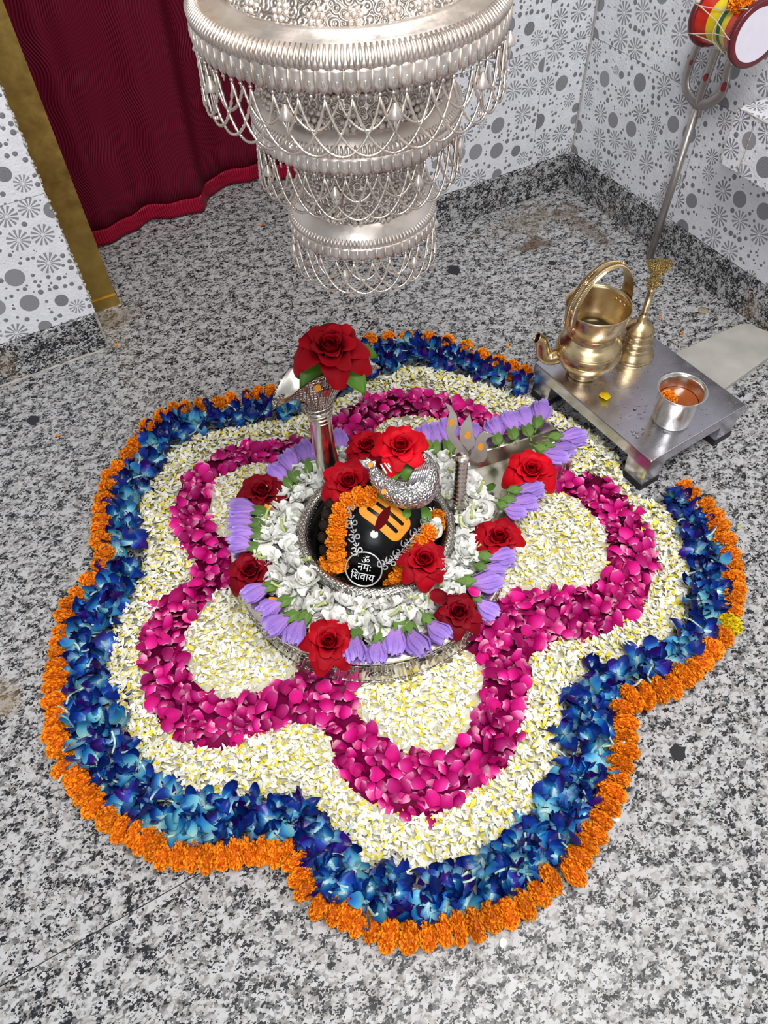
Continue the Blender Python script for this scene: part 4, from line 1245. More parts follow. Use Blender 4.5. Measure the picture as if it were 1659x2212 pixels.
# marigolds of the outer ring --------------------------------------------
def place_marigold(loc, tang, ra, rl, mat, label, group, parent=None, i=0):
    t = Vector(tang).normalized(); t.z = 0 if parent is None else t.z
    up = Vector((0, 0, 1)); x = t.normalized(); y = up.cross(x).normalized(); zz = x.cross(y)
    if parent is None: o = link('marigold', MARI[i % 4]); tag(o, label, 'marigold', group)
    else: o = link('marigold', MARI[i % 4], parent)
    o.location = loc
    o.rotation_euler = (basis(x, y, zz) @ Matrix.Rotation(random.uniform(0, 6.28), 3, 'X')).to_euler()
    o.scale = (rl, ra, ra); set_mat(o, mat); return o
NOTCH = [MARI_L.index(q) for q in ((685, 826), (197, 1257), (626, 1836), (1343, 1530))]
LOBE_NAMES = ['far left lobe', 'near left lobe', 'nearest lobe', 'right lobe']
LOBE_FROM = ['cobra', 'left notch', 'front notch', 'right notch']
def mari_label(seq, i):
    if seq is MARI_PX: return ordinal(i + 1) + ' orange marigold from the cobra in the far lobe of the outer ring'
    if i < NOTCH[0]: return ordinal(i + 1) + ' orange marigold behind the cobra hood, counted from the far lobe'
    k = max(j for j in range(4) if i >= NOTCH[j])
    return ordinal(i - NOTCH[k] + 1) + ' orange marigold from the ' + LOBE_FROM[k] + ' in the ' + LOBE_NAMES[k] + ' of the outer ring'
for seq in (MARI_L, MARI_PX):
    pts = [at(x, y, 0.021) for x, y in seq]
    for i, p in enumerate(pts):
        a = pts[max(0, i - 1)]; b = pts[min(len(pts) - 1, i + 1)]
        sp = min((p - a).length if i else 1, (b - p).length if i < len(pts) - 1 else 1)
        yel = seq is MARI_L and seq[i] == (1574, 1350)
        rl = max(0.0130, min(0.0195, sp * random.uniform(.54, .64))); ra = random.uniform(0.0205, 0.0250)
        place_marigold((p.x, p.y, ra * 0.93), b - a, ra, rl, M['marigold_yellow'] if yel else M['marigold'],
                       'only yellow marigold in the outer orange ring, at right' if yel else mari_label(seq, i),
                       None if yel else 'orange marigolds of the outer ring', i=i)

# ================================================================== FLOWERS ON THE BASIN
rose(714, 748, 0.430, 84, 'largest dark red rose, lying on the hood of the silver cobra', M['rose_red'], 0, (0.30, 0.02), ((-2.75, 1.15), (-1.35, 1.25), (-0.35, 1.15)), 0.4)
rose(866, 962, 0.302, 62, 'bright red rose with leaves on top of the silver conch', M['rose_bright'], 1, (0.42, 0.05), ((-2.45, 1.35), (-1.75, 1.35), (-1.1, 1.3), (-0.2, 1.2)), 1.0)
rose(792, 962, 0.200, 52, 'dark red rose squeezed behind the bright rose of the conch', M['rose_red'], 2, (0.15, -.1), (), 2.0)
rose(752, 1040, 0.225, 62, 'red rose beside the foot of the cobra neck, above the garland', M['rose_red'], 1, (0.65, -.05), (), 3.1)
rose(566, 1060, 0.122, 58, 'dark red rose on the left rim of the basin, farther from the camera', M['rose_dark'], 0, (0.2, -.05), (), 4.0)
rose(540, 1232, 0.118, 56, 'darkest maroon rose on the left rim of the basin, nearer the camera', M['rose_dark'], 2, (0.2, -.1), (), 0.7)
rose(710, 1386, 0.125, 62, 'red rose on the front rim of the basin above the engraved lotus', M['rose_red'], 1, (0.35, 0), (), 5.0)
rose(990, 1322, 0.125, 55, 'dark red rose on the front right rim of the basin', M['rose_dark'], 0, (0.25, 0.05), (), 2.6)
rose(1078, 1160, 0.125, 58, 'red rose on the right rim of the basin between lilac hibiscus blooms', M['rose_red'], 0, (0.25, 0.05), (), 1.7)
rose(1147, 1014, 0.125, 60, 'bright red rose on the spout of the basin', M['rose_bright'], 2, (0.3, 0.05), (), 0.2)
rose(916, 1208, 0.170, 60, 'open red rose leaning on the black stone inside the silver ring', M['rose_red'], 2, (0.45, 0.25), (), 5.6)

z6 = lambda x, y: (480 + x * .4822, 900 + y * .4822)
HIBS = [
 ('left rim behind the far left rose', [((385, 245), (368, 150)), ((330, 285), (300, 192)), ((300, 318), (238, 252))]),
 ('rim just right of the cobra neck', [((508, 190), (515, 100))]),
 ('left rim between the two left roses', [((190, 430), (62, 418)), ((178, 485), (58, 478)), ((185, 530), (58, 532)), ((165, 592), (58, 580))]),
 ('front left rim', [((235, 755), (118, 812)), ((300, 820), (188, 884)), ((335, 885), (212, 958)), ((382, 885), (312, 1012))]),
 ('front rim right of the lotus rose', [((605, 955), (592, 1092)), ((705, 978), (690, 1092)), ((800, 915), (762, 1062)), ((833, 928), (888, 1062)), ((908, 895), (992, 1002))]),
 ('right rim in front of the right rose', [((1130, 800), (1180, 862)), ((1075, 738), (1228, 752)), ((1140, 668), (1228, 705)), ((1155, 625), (1285, 642))]),
 ('right rim between right rose and spout rose', [((1238, 392), (1340, 445)), ((1262, 372), (1390, 402)), ((1290, 332), (1412, 340))]),
 ('near side of the spout end', [((1410, 138), (1528, 200)), ((1440, 128), (1558, 168)), ((1472, 92), (1602, 106))]),
 ('far side of the spout', [((1408, 45), (1428, -32)), ((1375, 82), (1342, 2)), ((1308, 95), (1282, 18)), ((1235, 118), (1215, 45)), ((1125, 138), (1118, 70)), ((1020, 152), (1004, 55)), ((955, 158), (945, 72)), ((905, 150), (908, 75))]),
]
ordn = ['first', 'second', 'third', 'fourth', 'fifth', 'sixth', 'seventh', 'eighth']
hi = 0
for place, lst in HIBS:
    for i, (c, t) in enumerate(lst):
        lab = (ordn[i] + ' ' if len(lst) > 1 else '') + 'lilac hibiscus on the ' + place
        hibiscus(z6(*c), z6(*t), 0.120, lab, hi % 3, 1.0, zt=0.108)
        hi += 1

# tuberoses filling the channel
ia = np.array(basin_outline(0.196, 0.06, 0.02, 0.33))
cand = scatter(9000, (-0.22, -0.22), (0.30, 0.22))
keep = polyin(cand, ia) & (np.hypot(cand[:, 0] - LC.x, cand[:, 1] - LC.y) > 0.150)
cand = cand[keep]
nn = 0
def tuberose(c, z, nrm, sc, v, stem):
    dd = Vector((c[0] - LC.x, c[1] - LC.y, 0)); ang_ = math.degrees(math.atan2(dd.dot(Vector((-RGT.y, RGT.x, 0))), dd.dot(Vector((RGT.x, RGT.y, 0))))) % 360
    sec = ['beside the small trident', 'between the trident and the conch', 'behind the stone by the cobra neck', 'at the far left of the silver ring', 'at the left of the silver ring', 'at the front left of the silver ring', 'in front of the silver ring', 'at the front right of the silver ring', 'at the right of the silver ring'][int(ang_ // 40)]
    root = thing('tuberose', 'white double tuberose heaped in the basin ' + sec, 'tuberose', (c[0], c[1], z), None, 'white tuberoses ' + sec)
    root.rotation_euler = (frame_z(nrm) @ Matrix.Rotation(random.uniform(0, 6.28), 3, 'Z')).to_euler(); root.scale = (sc,) * 3
    for me in TUB[v]: link('petal', me, root)
    if stem:
        s_ = link('stem_tube', TST, root); s_.rotation_euler = (random.uniform(1.5, 2.6), 0, random.uniform(0, 6.28)); s_.location = (0, 0, 0.012); s_.scale = (.8, .8, .62)
for layer, (dmin, zz) in enumerate(((0.025, 0.088), (0.031, 0.107))):
    sel = []
    for c in cand[rng.permutation(len(cand))]:
        if c[0] > 0.24 - 0.03 * layer: continue
        if np.hypot(c[0] - tb.x, c[1] - tb.y) < 0.018: continue
        if all((c[0] - q[0]) ** 2 + (c[1] - q[1]) ** 2 > dmin ** 2 for q in sel): sel.append(c)
    for c in sel:
        tuberose(c, zz + random.uniform(-.004, .006), Vector((random.uniform(-.6, .6), random.uniform(-.6, .6), 1)), random.uniform(1.2, 1.5), nn % 3, random.random() < .3)
        nn += 1
print('tuberoses', nn)
for px, py, z in ((938, 1142, 0.165), (960, 1225, 0.150)):
    c = at(px, py, z); tuberose((c.x, c.y), z, (CAM - c), 1.0, 0, False)

# garlands and necklace on the linga ---------------------------------------
def surf(px, py, lift):
    h_ = hit(px, py)
    if h_ is None:
        return at(px, py, 0.12), Vector((0, 0, 1))
    return h_[0] + h_[1] * lift, h_[1]
gar = thing('marigold_garland', 'orange marigold garland draped round the black stone', 'garland', LC)
gp = [[(800, 1078), (778, 1078), (758, 1088), (745, 1106), (739, 1126), (735, 1147), (733, 1168), (735, 1190), (739, 1210), (718, 1212), (712, 1228)],
      [(944, 1120), (930, 1134), (914, 1150), (898, 1168), (886, 1186), (876, 1204), (866, 1222), (856, 1240), (845, 1256)]]
gi = 0
for side in gp:
    pts = [surf(x, y, 0.009)[0] for x, y in side]
    for i, p in enumerate(pts):
        a = pts[max(0, i - 1)]; b = pts[min(len(pts) - 1, i + 1)]
        place_marigold(p - LC, b - a, 0.0175, 0.013, M['marigold'], None, None, gar, gi); gi += 1
mala = thing('rudraksha_necklace', 'string of dark brown rudraksha seeds at the foot of the black stone', 'necklace', LC)
def bead_mesh():
    m = MB(); n, k = 28, 16
    def fn(u, v):
        a = 2 * PI * u; th = PI * v
        r = 1 + 0.15 * math.sin(7 * a + 5 * math.sin(3 * th)) * math.sin(th) + 0.10 * math.sin(11 * th + 3 * a)
        return Vector((r * math.sin(th) * math.cos(a), r * math.sin(th) * math.sin(a), r * math.cos(th)))
    m.grid(fn, n, k, wrap=True); me = m.mesh('bead'); me.materials.append(M['bead']); return me
BEAD = bead_mesh()
for x, y in [(720, 1092), (713, 1112), (709, 1134), (706, 1158), (709, 1184), (718, 1207), (728, 1229), (740, 1246), (754, 1258), (769, 1266), (786, 1271), (803, 1273), (820, 1271), (836, 1267), (852, 1260), (868, 1250), (946, 1098), (948, 1122), (942, 1145)]:
    p, n_ = surf(x, y, 0.006)
    o = link('bead', BEAD, mala, p - LC, (random.uniform(0, 3), random.uniform(0, 3), 0)); o.scale = (0.0098,) * 3
neck_ = thing('om_necklace', 'silver chain of om charms with a round lettered medallion on the black stone', 'necklace', LC)
def text_mesh(s, ext=0.04):
    cu = bpy.data.curves.new('t', 'FONT'); cu.body = s; cu.extrude = ext; cu.resolution_u = 3; cu.align_x = 'CENTER'; cu.offset = 0.0
    ob_ = bpy.data.objects.new('t', cu); C.objects.link(ob_)
    dg = bpy.context.evaluated_depsgraph_get()
    me = bpy.data.meshes.new_from_object(ob_.evaluated_get(dg)); bpy.data.objects.remove(ob_)
    ys_ = [v.co.y for v in me.vertices]; xs_ = [v.co.x for v in me.vertices]
    cx_, cy_ = (min(xs_) + max(xs_)) / 2, (min(ys_) + max(ys_)) / 2
    for v in me.vertices: v.co.x -= cx_; v.co.y -= cy_
    me.materials.clear(); return me, max(xs_) - min(xs_), max(ys_) - min(ys_)
OM, omw, omh = text_mesh('\u0950')
OM.materials.append(M['charm'])
def face_rot(n_, rollpx):
    # local +y points along the pixel direction rollpx on the surface
    up = (RGT * rollpx[0] - UPV * rollpx[1]); up = (up - n_ * up.dot(n_)).normalized()
    return basis(up.cross(n_), up, n_).to_euler()
leftp = [(759, 1099), (764, 1128), (769, 1154), (774, 1181)]
rightp = [(931, 1104), (913, 1126), (893, 1149), (875, 1170), (859, 1190), (845, 1204), (828, 1212)]
chain_path = [(754, 1085)] + leftp + [(777, 1196)]
chain2 = [(940, 1092)] + rightp + [(822, 1216)]
for seq, roll in ((leftp, (-0.25, -1)), (rightp, (0.75, -0.75))):
    for x, y in seq:
        p, n_ = surf(x, y, 0.006 if seq is rightp else 0.010)
        o = link('om_charm', OM, neck_, p - LC + vn * 0.006, face_rot((n_ + vn).normalized(), roll)); s = 0.0205 / omh; o.scale = (s, s, s * .6)
for seq in (chain_path, chain2):
    pp = [surf(x, y, 0.008)[0] - LC + vn * 0.004 for x, y in seq]
    MB().tube(catmull(pp, 5), 0.0007, 5).build('chain_link', M['chrome'], neck_)
mp0, mn = surf(788, 1222, 0.006)
mn = (mn * 0.6 + vn).normalized(); mp0 = mp0 + vn * 0.012
R_m = 0.0305
ringm = MB()
ringm.tube([(R_m * math.cos(a), R_m * math.sin(a), 0) for a in np.linspace(0, 2 * PI, 48, endpoint=False)], 0.0017, 8, closed=True)
med = ringm.build('medallion', M['charm'], neck_, loc=mp0 - LC); med.rotation_euler = face_rot(mn, (0.20, -1))
for txt, w_, yo in (('\u0950', 0.0135, 0.0185), ('\u0928\u092e\u0903', 0.0225, 0.0035), ('\u093f\u0936\u0935\u093e\u092f', 0.0400, -0.0110)):
    me, tw, th_ = text_mesh(txt); me.materials.append(M['charm'])
    o = link('lettering', me, med, (0, yo, 0.0005)); s = w_ / tw; o.scale = (s, s * (1.15 if len(txt) > 2 else 1), s * .5)

# ================================================================== HANGING SILVER CANOPY
AX = Vector((0.02, -0.01, 0))
can = thing('hanging_canopy', 'three-tiered embossed silver canopy with chain fringes hanging above the basin', 'canopy', (AX.x, AX.y, 0.70))
def cz(p): return [(r, z - 0.70) for r, z in p]
def can_lathe(name, prof, mat, n=96):
    return MB().lathe(cz(prof), n, cap=False).build(name, mat, can)
can_lathe('upper_plate', [(0.060, 0.930), (0.085, 0.938), (0.120, 0.942), (0.1455, 0.944), (0.146, 0.949), (0.141, 0.957), (0.135, 0.9575), (0.134, 0.959), (0.129, 0.959), (0.128, 0.9605), (0.121, 0.961), (0.120, 0.963), (0.114, 0.964)], M['canopy_smooth'])
can_lathe('upper_dome', [(0.114, 0.964), (0.106, 0.972), (0.096, 0.990), (0.074, 1.01), (0.03, 1.03), (0.005, 1.04)], M['canopy'])
can_lathe('upper_body', [(0.060, 0.930), (0.072, 0.926), (0.082, 0.914), (0.088, 0.900), (0.091, 0.886), (0.093, 0.872)], M['canopy'])
can_lathe('middle_plate', [(0.045, 0.836), (0.07, 0.846), (0.104, 0.850), (0.105, 0.855), (0.102, 0.862), (0.098, 0.868), (0.092, 0.8725)], M['canopy_smooth'])
can_lathe('lower_body', [(0.045, 0.836), (0.055, 0.831), (0.062, 0.818), (0.066, 0.800), (0.068, 0.783), (0.070, 0.764)], M['canopy'])
can_lathe('lower_plate', [(0.0, 0.735), (0.04, 0.738), (0.081, 0.741), (0.082, 0.745), (0.079, 0.752), (0.076, 0.758), (0.069, 0.7645)], M['canopy_smooth'])
MB().tube([(0, 0, 0.33), (0, 0, 1.9)], 0.006, 8).build('hanger_rod', M['canopy_smooth'], can)
# raised flowers on the bodies
fm = MB(); fm.ball((0, 0, .15), .35, 7, 5)
for k in range(6): fm.ball((.72 * math.cos(k * PI / 3), .72 * math.sin(k * PI / 3), 0), .38, 6, 4)
ROS = fm.mesh('raised_flower'); ROS.materials.append(M['canopy_smooth'])
def rosette(r, z, a, s, el=0.3):
    n_ = Vector((math.cos(a), math.sin(a), el)).normalized()
    o = link('raised_flower', ROS, can, (r * math.cos(a), r * math.sin(a), z - 0.70), frame_z(n_).to_euler()); o.scale = (s, s, s)
for k in range(15): rosette(0.0695, 0.772, 2 * PI * k / 15, 0.0085)
for k in range(15): rosette(0.0665, 0.797, 2 * PI * (k + .5) / 15, 0.007)
for k in range(18): rosette(0.0925, 0.880, 2 * PI * k / 18, 0.009)
for k in range(18): rosette(0.0875, 0.904, 2 * PI * (k + .5) / 18, 0.008)
for k in range(22): rosette(0.108, 0.969, 2 * PI * k / 22, 0.008, 1.2)
def ridged(name, R, z, h, n):
    m = MB()
    for k in range(n):
        a = 2 * PI * k / n; d = Vector((math.cos(a), math.sin(a), 0))
        m.tube([d * (R + .001) + Vector((0, 0, z - .70 - h * .5)), d * (R + 0.0015) + Vector((0, 0, z - .70 + h * .2)), d * (R - 0.007) + Vector((0, 0, z - .70 + h))], [0.0012, 0.0019, 0.0012], 5)
    m.build(name, M['canopy_smooth'], can)
ridged('ridged_rim', 0.1445, 0.951, 0.009, 190); ridged('ridged_rim', 0.1035, 0.857, 0.008, 150); ridged('ridged_rim', 0.0805, 0.747, 0.007, 120)
def chain_mesh(R, z0, da, sag, n=46):
    pts = []
    for i in range(n):
        t = i / (n - 1); a = da * t; s = 4 * t * (1 - t)
        r = R + 0.003 * math.sin(PI * t)
        pts.append((r * math.cos(a), r * math.sin(a), z0 - sag * s ** .8))
    m = MB().tube(pts, [0.00175 if i % 2 else 0.0010 for i in range(n)], 5); me = m.mesh('chain'); me.materials.append(M['chain']); return me
bell_m = MB().lathe([(0.0008, 0.006), (0.0015, 0.005), (0.0035, 0.001), (0.0062, -0.004), (0.0055, -0.005), (0.0, -0.005)], 14, cap=False)
for k in range(3):
    bell_m.tube([(0.0014 * (k - 1), 0.001 * (k % 2), -0.005), (0.002 * (k - 1), 0.001, -0.022)], 0.0007, 4); bell_m.ball((0.002 * (k - 1), 0.001, -0.026), 0.0018, 6, 5)
BELLM = bell_m.mesh('bell'); BELLM.materials.append(M['canopy_smooth'])
for R, z, n, sk, sag, sc in ((0.144, 0.944, 40, 0.019, 0.046, 1.0), (0.1035, 0.850, 32, 0.015, 0.040, .85), (0.081, 0.741, 26, 0.013, 0.036, .8)):
    # scalloped skirt of leaf drops
    m = MB()
    N = n * 10
    def skf(u, v, R=R, z=z, sk=sk, n=n):
        a = 2 * PI * u; lobe = abs(math.cos(a * n))
        d = sk * (0.72 + 0.28 * lobe ** .6)
        r = R + 0.0009 * math.cos(a * n * 2) * math.sin(PI * v * .9) + 0.0006 * math.sin(a * n * 4) * v
        return Vector((r * math.cos(a), r * math.sin(a), z + 0.002 - d * v - 0.70))
    m.grid(skf, N, 5, wrap=True)
    o = m.build('scalloped_skirt', M['canopy_smooth'], can); o.modifiers.new('t', 'SOLIDIFY').thickness = 0.0015
    dr = MB()
    for k in range(2 * n):
        a = PI * k / n; c = Vector((R * math.cos(a), R * math.sin(a), z - sk - 0.70 - 0.001))
        dr.ball(c, 0.0018 * sc, 7, 5); dr.ball(c + Vector((math.cos(a) * .001, math.sin(a) * .001, sk * .6)), 0.0019 * sc, 6, 4)
        dr.tube([c, c + Vector((0, 0, -.004))], 0.0008, 5)
        tp = Vector((R * math.cos(a + PI / 2 / n), R * math.sin(a + PI / 2 / n), z - 0.70)); od = Vector((math.cos(a + PI / 2 / n), math.sin(a + PI / 2 / n), 0)) * 0.0012
        dr.tube([tp + od, tp + od * 1.3 + Vector((0, 0, -sk * .4)), tp + od + Vector((0, 0, -sk * .85))], [0.0008 * sc, 0.0021 * sc, 0.0010 * sc], 6)
        dr.tube([c + Vector((0, 0, sk * .95)), c + Vector((math.cos(a) * .001, math.sin(a) * .001, sk * .5)), c + Vector((0, 0, sk * .1))], [0.0009 * sc, 0.0022 * sc, 0.0012 * sc], 5)
    dr.build('bead_drops', M['chain'], can)
    cm_ = chain_mesh(R, z - sk - 0.70 - 0.003, 2 * PI * 3 / n, sag)
    cm2 = chain_mesh(R - 0.002, z - sk - 0.70 - 0.003, 2 * PI * 2 / n, sag * .55)
    for k in range(n):
        link('chain', cm_, can, None, (0, 0, 2 * PI * k / n))
        if k % 2 == 0: link('chain', cm2, can, None, (0, 0, 2 * PI * (k + .5) / n))
    for k in range(0, n, 4):
        a = 2 * PI * (k + .5) / n
        b_ = link('bell', BELLM, can, ((R + .003) * math.cos(a), (R + .003) * math.sin(a), z - sk - 0.70 - 0.014)); b_.rotation_euler = (0, 0, a); b_.scale = (sc * 1.1,) * 3

# ================================================================== STEEL LOW TABLE AND WHAT STANDS ON IT
HB = 0.095
A_ = at(1156, 783, HB); D_ = at(1407, 997, HB); C_ = at(1616, 877, HB)
bu = (A_ - D_); bl = bu.length; bu.normalize(); bv = Vector((-bu.y, bu.x, 0)) * -1
bw = (C_ - D_).dot(bv)
tab = thing('steel_stool', 'low stainless steel stool with wet top beside the rangoli', 'stool', (D_.x, D_.y, 0))
tab.rotation_euler = basis(bv, bu, Vector((0, 0, 1))).to_euler()
def bev(o, w=0.0012, s=2):
    b = o.modifiers.new('bevel', 'BEVEL'); b.width = w; b.segments = s; return o
bev(MB().box(0, bw, 0, bl, HB - 0.003, HB).build('top', M['steel'], tab, False))
for nm, b in (('apron', (0, bw, 0, 0.0025, HB - 0.030, HB - 0.003)), ('apron', (0, bw, bl - 0.0025, bl, HB - 0.030, HB - 0.003)), ('apron', (0, 0.0025, 0.0026, bl - 0.0026, HB - 0.030, HB - 0.003)), ('apron', (bw - 0.0025, bw, 0.0026, bl - 0.0026, HB - 0.030, HB - 0.003))):
    MB().box(*b).build(nm, M['steel'], tab, False)
LW = 0.055
for ix, iy in ((0, 0), (1, 0), (0, 1), (1, 1)):
    x0 = 0.003 if ix == 0 else bw - 0.003 - LW; y0 = 0.003 if iy == 0 else bl - 0.003 - LW
    m = MB(); t = 0.006
    v = []
    for zz, k in ((0.012, t), (HB - 0.004, 0)):
        xa, xb, ya, yb = x0 + k * (ix == 1), x0 + LW - k * (ix == 0), y0 + k * (iy == 1), y0 + LW - k * (iy == 0)
        v += [(xa, ya, zz), (xb, ya, zz), (xb, yb, zz), (xa, yb, zz)]
    m.add(v, [(3, 2, 1, 0), (4, 5, 6, 7), (0, 1, 5, 4), (1, 2, 6, 5), (2, 3, 7, 6), (3, 0, 4, 7)])
    leg = m.build('leg', M['steel'], tab, False)
    sx0, sx1, sy0, sy1 = x0 + t * (ix == 1) - .0012, x0 + LW - t * (ix == 0) + .0012, y0 + t * (iy == 1) - .0012, y0 + LW - t * (iy == 0) + .0012
    MB().box(sx0, sx1, sy0, sy1, 0.0, 0.016).build('rubber_shoe', M['rubber'], leg, False)
# water drops on the steel
dm = MB(); rd = random.Random(4)
for i in range(330):
    x, y = rd.uniform(.006, bw - .006), rd.uniform(.006, bl - .006); r = rd.choice([.0008, .001, .0012, .0016, .002])
    el = rd.uniform(.7, 2.2); an = rd.uniform(0, PI)
    m2 = MB().ball((0, 0, 0), r, 7, 4, sz=0.35)
    ca, sa = math.cos(an), math.sin(an)
    dm.add([(x + (p[0] * el) * ca - p[1] * sa, y + (p[0] * el) * sa + p[1] * ca, HB + p[2]) for p in m2.v], m2.f)
for cx_, cy_, n_, s_ in ((bw * .33, bl * .14, 9, .010), (bw * .72, bl * .22, 7, .008), (bw * .30, bl * .33, 7, .009), (bw * .42, bl * .70, 8, .012), (bw * .12, bl * .2, 6, .008)):
    for k in range(n_):
        x, y = cx_ + rd.gauss(0, s_), cy_ + rd.gauss(0, s_)
        m2 = MB().ball((0, 0, 0), rd.uniform(.002, .005), 10, 4, sz=0.12)
        dm.add([(x + p[0] * rd.uniform(.95, 1.05), y + p[1] * 0.7, HB + p[2]) for p in m2.v], m2.f)
kk = NT('clear_water'); kk.set((1, 1, 1), 0.02, 0, 0.5); kk.b.inputs['Transmission Weight'].default_value = 1.0; kk.b.inputs['IOR'].default_value = 1.33
wd = dm.build('water_drops', kk.m); wd.location = tab.location; wd.rotation_euler = tab.rotation_euler
tag(wd, 'clear water drops and small puddles scattered over the steel stool top', 'water', kind='stuff')

# brass kettle
kc = at(1259, 803, HB)
ket = thing('brass_kettle', 'brass ritual kettle with flared mouth, spout and riveted arched handle', 'kettle', (kc.x, kc.y, HB))
MB().lathe([(0.030, 0.0), (0.0355, 0.0), (0.036, 0.008), (0.032, 0.013), (0.034, 0.018), (0.048, 0.026), (0.061, 0.040), (0.0675, 0.058), (0.0675, 0.070), (0.062, 0.084), (0.053, 0.094), (0.0465, 0.098), (0.0465, 0.103)], 56, cap=True).build('belly', M['brass'], ket)
MB().lathe([(0.0465, 0.103), (0.049, 0.105), (0.0495, 0.109), (0.047, 0.112), (0.051, 0.120), (0.058, 0.134), (0.0625, 0.150), (0.0645, 0.168), (0.0655, 0.176), (0.0645, 0.1765), (0.0625, 0.168), (0.060, 0.150), (0.055, 0.134), (0.049, 0.121), (0.0445, 0.114), (0.0435, 0.108), (0.0435, 0.085)], 56, cap=False).build('bowl', M['brass'], ket)
for zz, rr_ in ((0.078, 0.0652), (0.082, 0.0632), (0.060, 0.0677)):
    MB().tube([(rr_ * math.cos(a), rr_ * math.sin(a), zz) for a in np.linspace(0, 2 * PI, 56, endpoint=False)], 0.0008, 5, closed=True).build('turned_line', M['brass'], ket)
MB().lathe([(0.0, 0.107), (0.0436, 0.107)], 40, cap=False).build('water', M['water'], ket)
# handle arch in the local xz plane
hp = catmull([(-0.0655, 0, 0.142), (-0.0685, 0, 0.170), (-0.064, 0, 0.205), (-0.044, 0, 0.242), (-0.012, 0, 0.262), (0.022, 0, 0.258), (0.050, 0, 0.236), (0.066, 0, 0.202), (0.069, 0, 0.170), (0.066, 0, 0.145)], 7)
hm = MB()
def strap(m, path, w, th):
    n = len(path); vs_, fs = [], []
    for k, p in enumerate(path):
        tg = (path[min(k + 1, n - 1)] - path[max(k - 1, 0)]).normalized(); nr_ = Vector((0, 1, 0)).cross(tg).normalized() * -1
        if nr_.dot(p - Vector((0, 0, 0.17))) < 0: nr_ = -nr_
        ww = w * (1 + 0.45 * (abs(2 * k / (n - 1) - 1)) ** 2.5)
        for s, hgt in ((-1, 0.0), (-0.62, th * 1.3), (0, th * 2.0), (0.62, th * 1.3), (1, 0.0), (0.6, -th * .3), (0, 0.0), (-0.6, -th * .3)):
            vs_.append(p + Vector((0, s * ww, 0)) + nr_ * hgt)
    for k in range(n - 1):
        for i in range(8): fs.append((k * 8 + i, k * 8 + (i + 1) % 8, (k + 1) * 8 + (i + 1) % 8, (k + 1) * 8 + i))
    fs.append(tuple(range(8))); fs.append(tuple((n - 1) * 8 + i for i in range(8))[::-1])
    m.add(vs_, fs)
strap(hm, hp, 0.0135, 0.0022)
hnd = hm.build('handle', M['brass'], ket, True, sharp=50)
gr_ = MB()
for k in range(4, len(hp) - 4):
    for sub in (0, .5):
        p = hp[k].lerp(hp[k + 1], sub); nr_ = Vector((p.x, 0, p.z - 0.17)).normalized()
        for s in (-1, 1):
            gr_.tube([p + Vector((0, s * .0035, 0)) + nr_ * .0045, p + Vector((0, s * .0105, 0)) + nr_ * .0022], 0.0010, 4)
gr_.build('hatching', M['brass'], hnd)
rv_ = MB()
def rivet(p, nrm, r=0.0048):
    m3 = frame_z(nrm)
    rv_.ball(Vector(p) + Vector(nrm).normalized() * r * .2, r * .55, 8, 5)
    for k in range(8):
        rv_.ball(Vector(p) + m3 @ Vector((r * .62 * math.cos(k * PI / 4), r * .62 * math.sin(k * PI / 4), 0)), r * .34, 6, 4)
rivet((-0.0505, -0.001, 0.2445), (-.6, 0, .8), 0.006); rivet((0.036, 0, 0.256), (.5, 0, .85), 0.006); rivet((-0.0715, -.002, 0.188), (-1, -.2, .2), 0.005)
for q in (-0.013, 0.0, 0.013):
    rivet((-0.0685, q, 0.152), (-1, q * 10, -.2)); rivet((0.0685, q, 0.152), (1, q * 10, -.2)); rivet((0.0565, q * .95, 0.160), (-1, 0, .3), 0.003)
rv_.build('rivets', M['brass'], hnd)
# spout towards screen left
sd = Vector((-RGT.x, -RGT.y, 0)).normalized()
sp_ = catmull([sd * 0.055 + Vector((0, 0, 0.052)), sd * 0.075 + Vector((0, 0, 0.044)), sd * 0.091 + Vector((0, 0, 0.052)), sd * 0.097 + Vector((0, 0, 0.076)), sd * 0.102 + Vector((0, 0, 0.090)), sd * 0.111 + Vector((0, 0, 0.096))], 6)
n_ = len(sp_)
MB().tube(sp_, [0.0185 - 0.0065 * sm(0, .8, k / (n_ - 1)) for k in range(n_)], 14, cap=False).build('spout', M['brass'], ket).modifiers.new('t', 'SOLIDIFY').thickness = 0.0014
sl = MB(); e = sp_[-1]
sl.tube([sd * 0.062 + Vector((0, 0, .071)) + Vector((sd.y, -sd.x, 0)) * s_ * 0.006 for s_ in (-1.4, 0, 1.4)], [.0035, .0045, .003], 6)
sl.build('solder_joint', M['rubber'], ket)

# brass bell
bc = at(1366, 762, HB)
bel = thing('brass_bell', 'brass hand bell with an ornate winged handle standing behind the kettle', 'bell', (bc.x, bc.y, HB))
MB().lathe([(0.038, 0.0), (0.0455, 0.0), (0.046, 0.005), (0.0415, 0.010), (0.0385, 0.018), (0.0365, 0.020), (0.0355, 0.030), (0.0365, 0.032), (0.0345, 0.035), (0.0335, 0.047), (0.0345, 0.049), (0.0325, 0.052), (0.031, 0.062), (0.032, 0.064), (0.029, 0.070), (0.022, 0.080), (0.012, 0.086), (0.0095, 0.088), (0.0095, 0.100), (0.0075, 0.103), (0.006, 0.105)], 48).build('dome', M['brass'], bel)
MB().lathe([(0.0065, 0.103), (0.0072, 0.120), (0.0068, 0.165), (0.0095, 0.166), (0.0095, 0.169), (0.007, 0.171)], 20).build('handle', M['brass'], bel)
cr = MB()
cr.lathe([(0.007, 0.169), (0.0125, 0.176), (0.014, 0.184), (0.011, 0.192), (0.008, 0.198)], 16)
cr.ball((0, 0, .187), .0085, 8, 6)
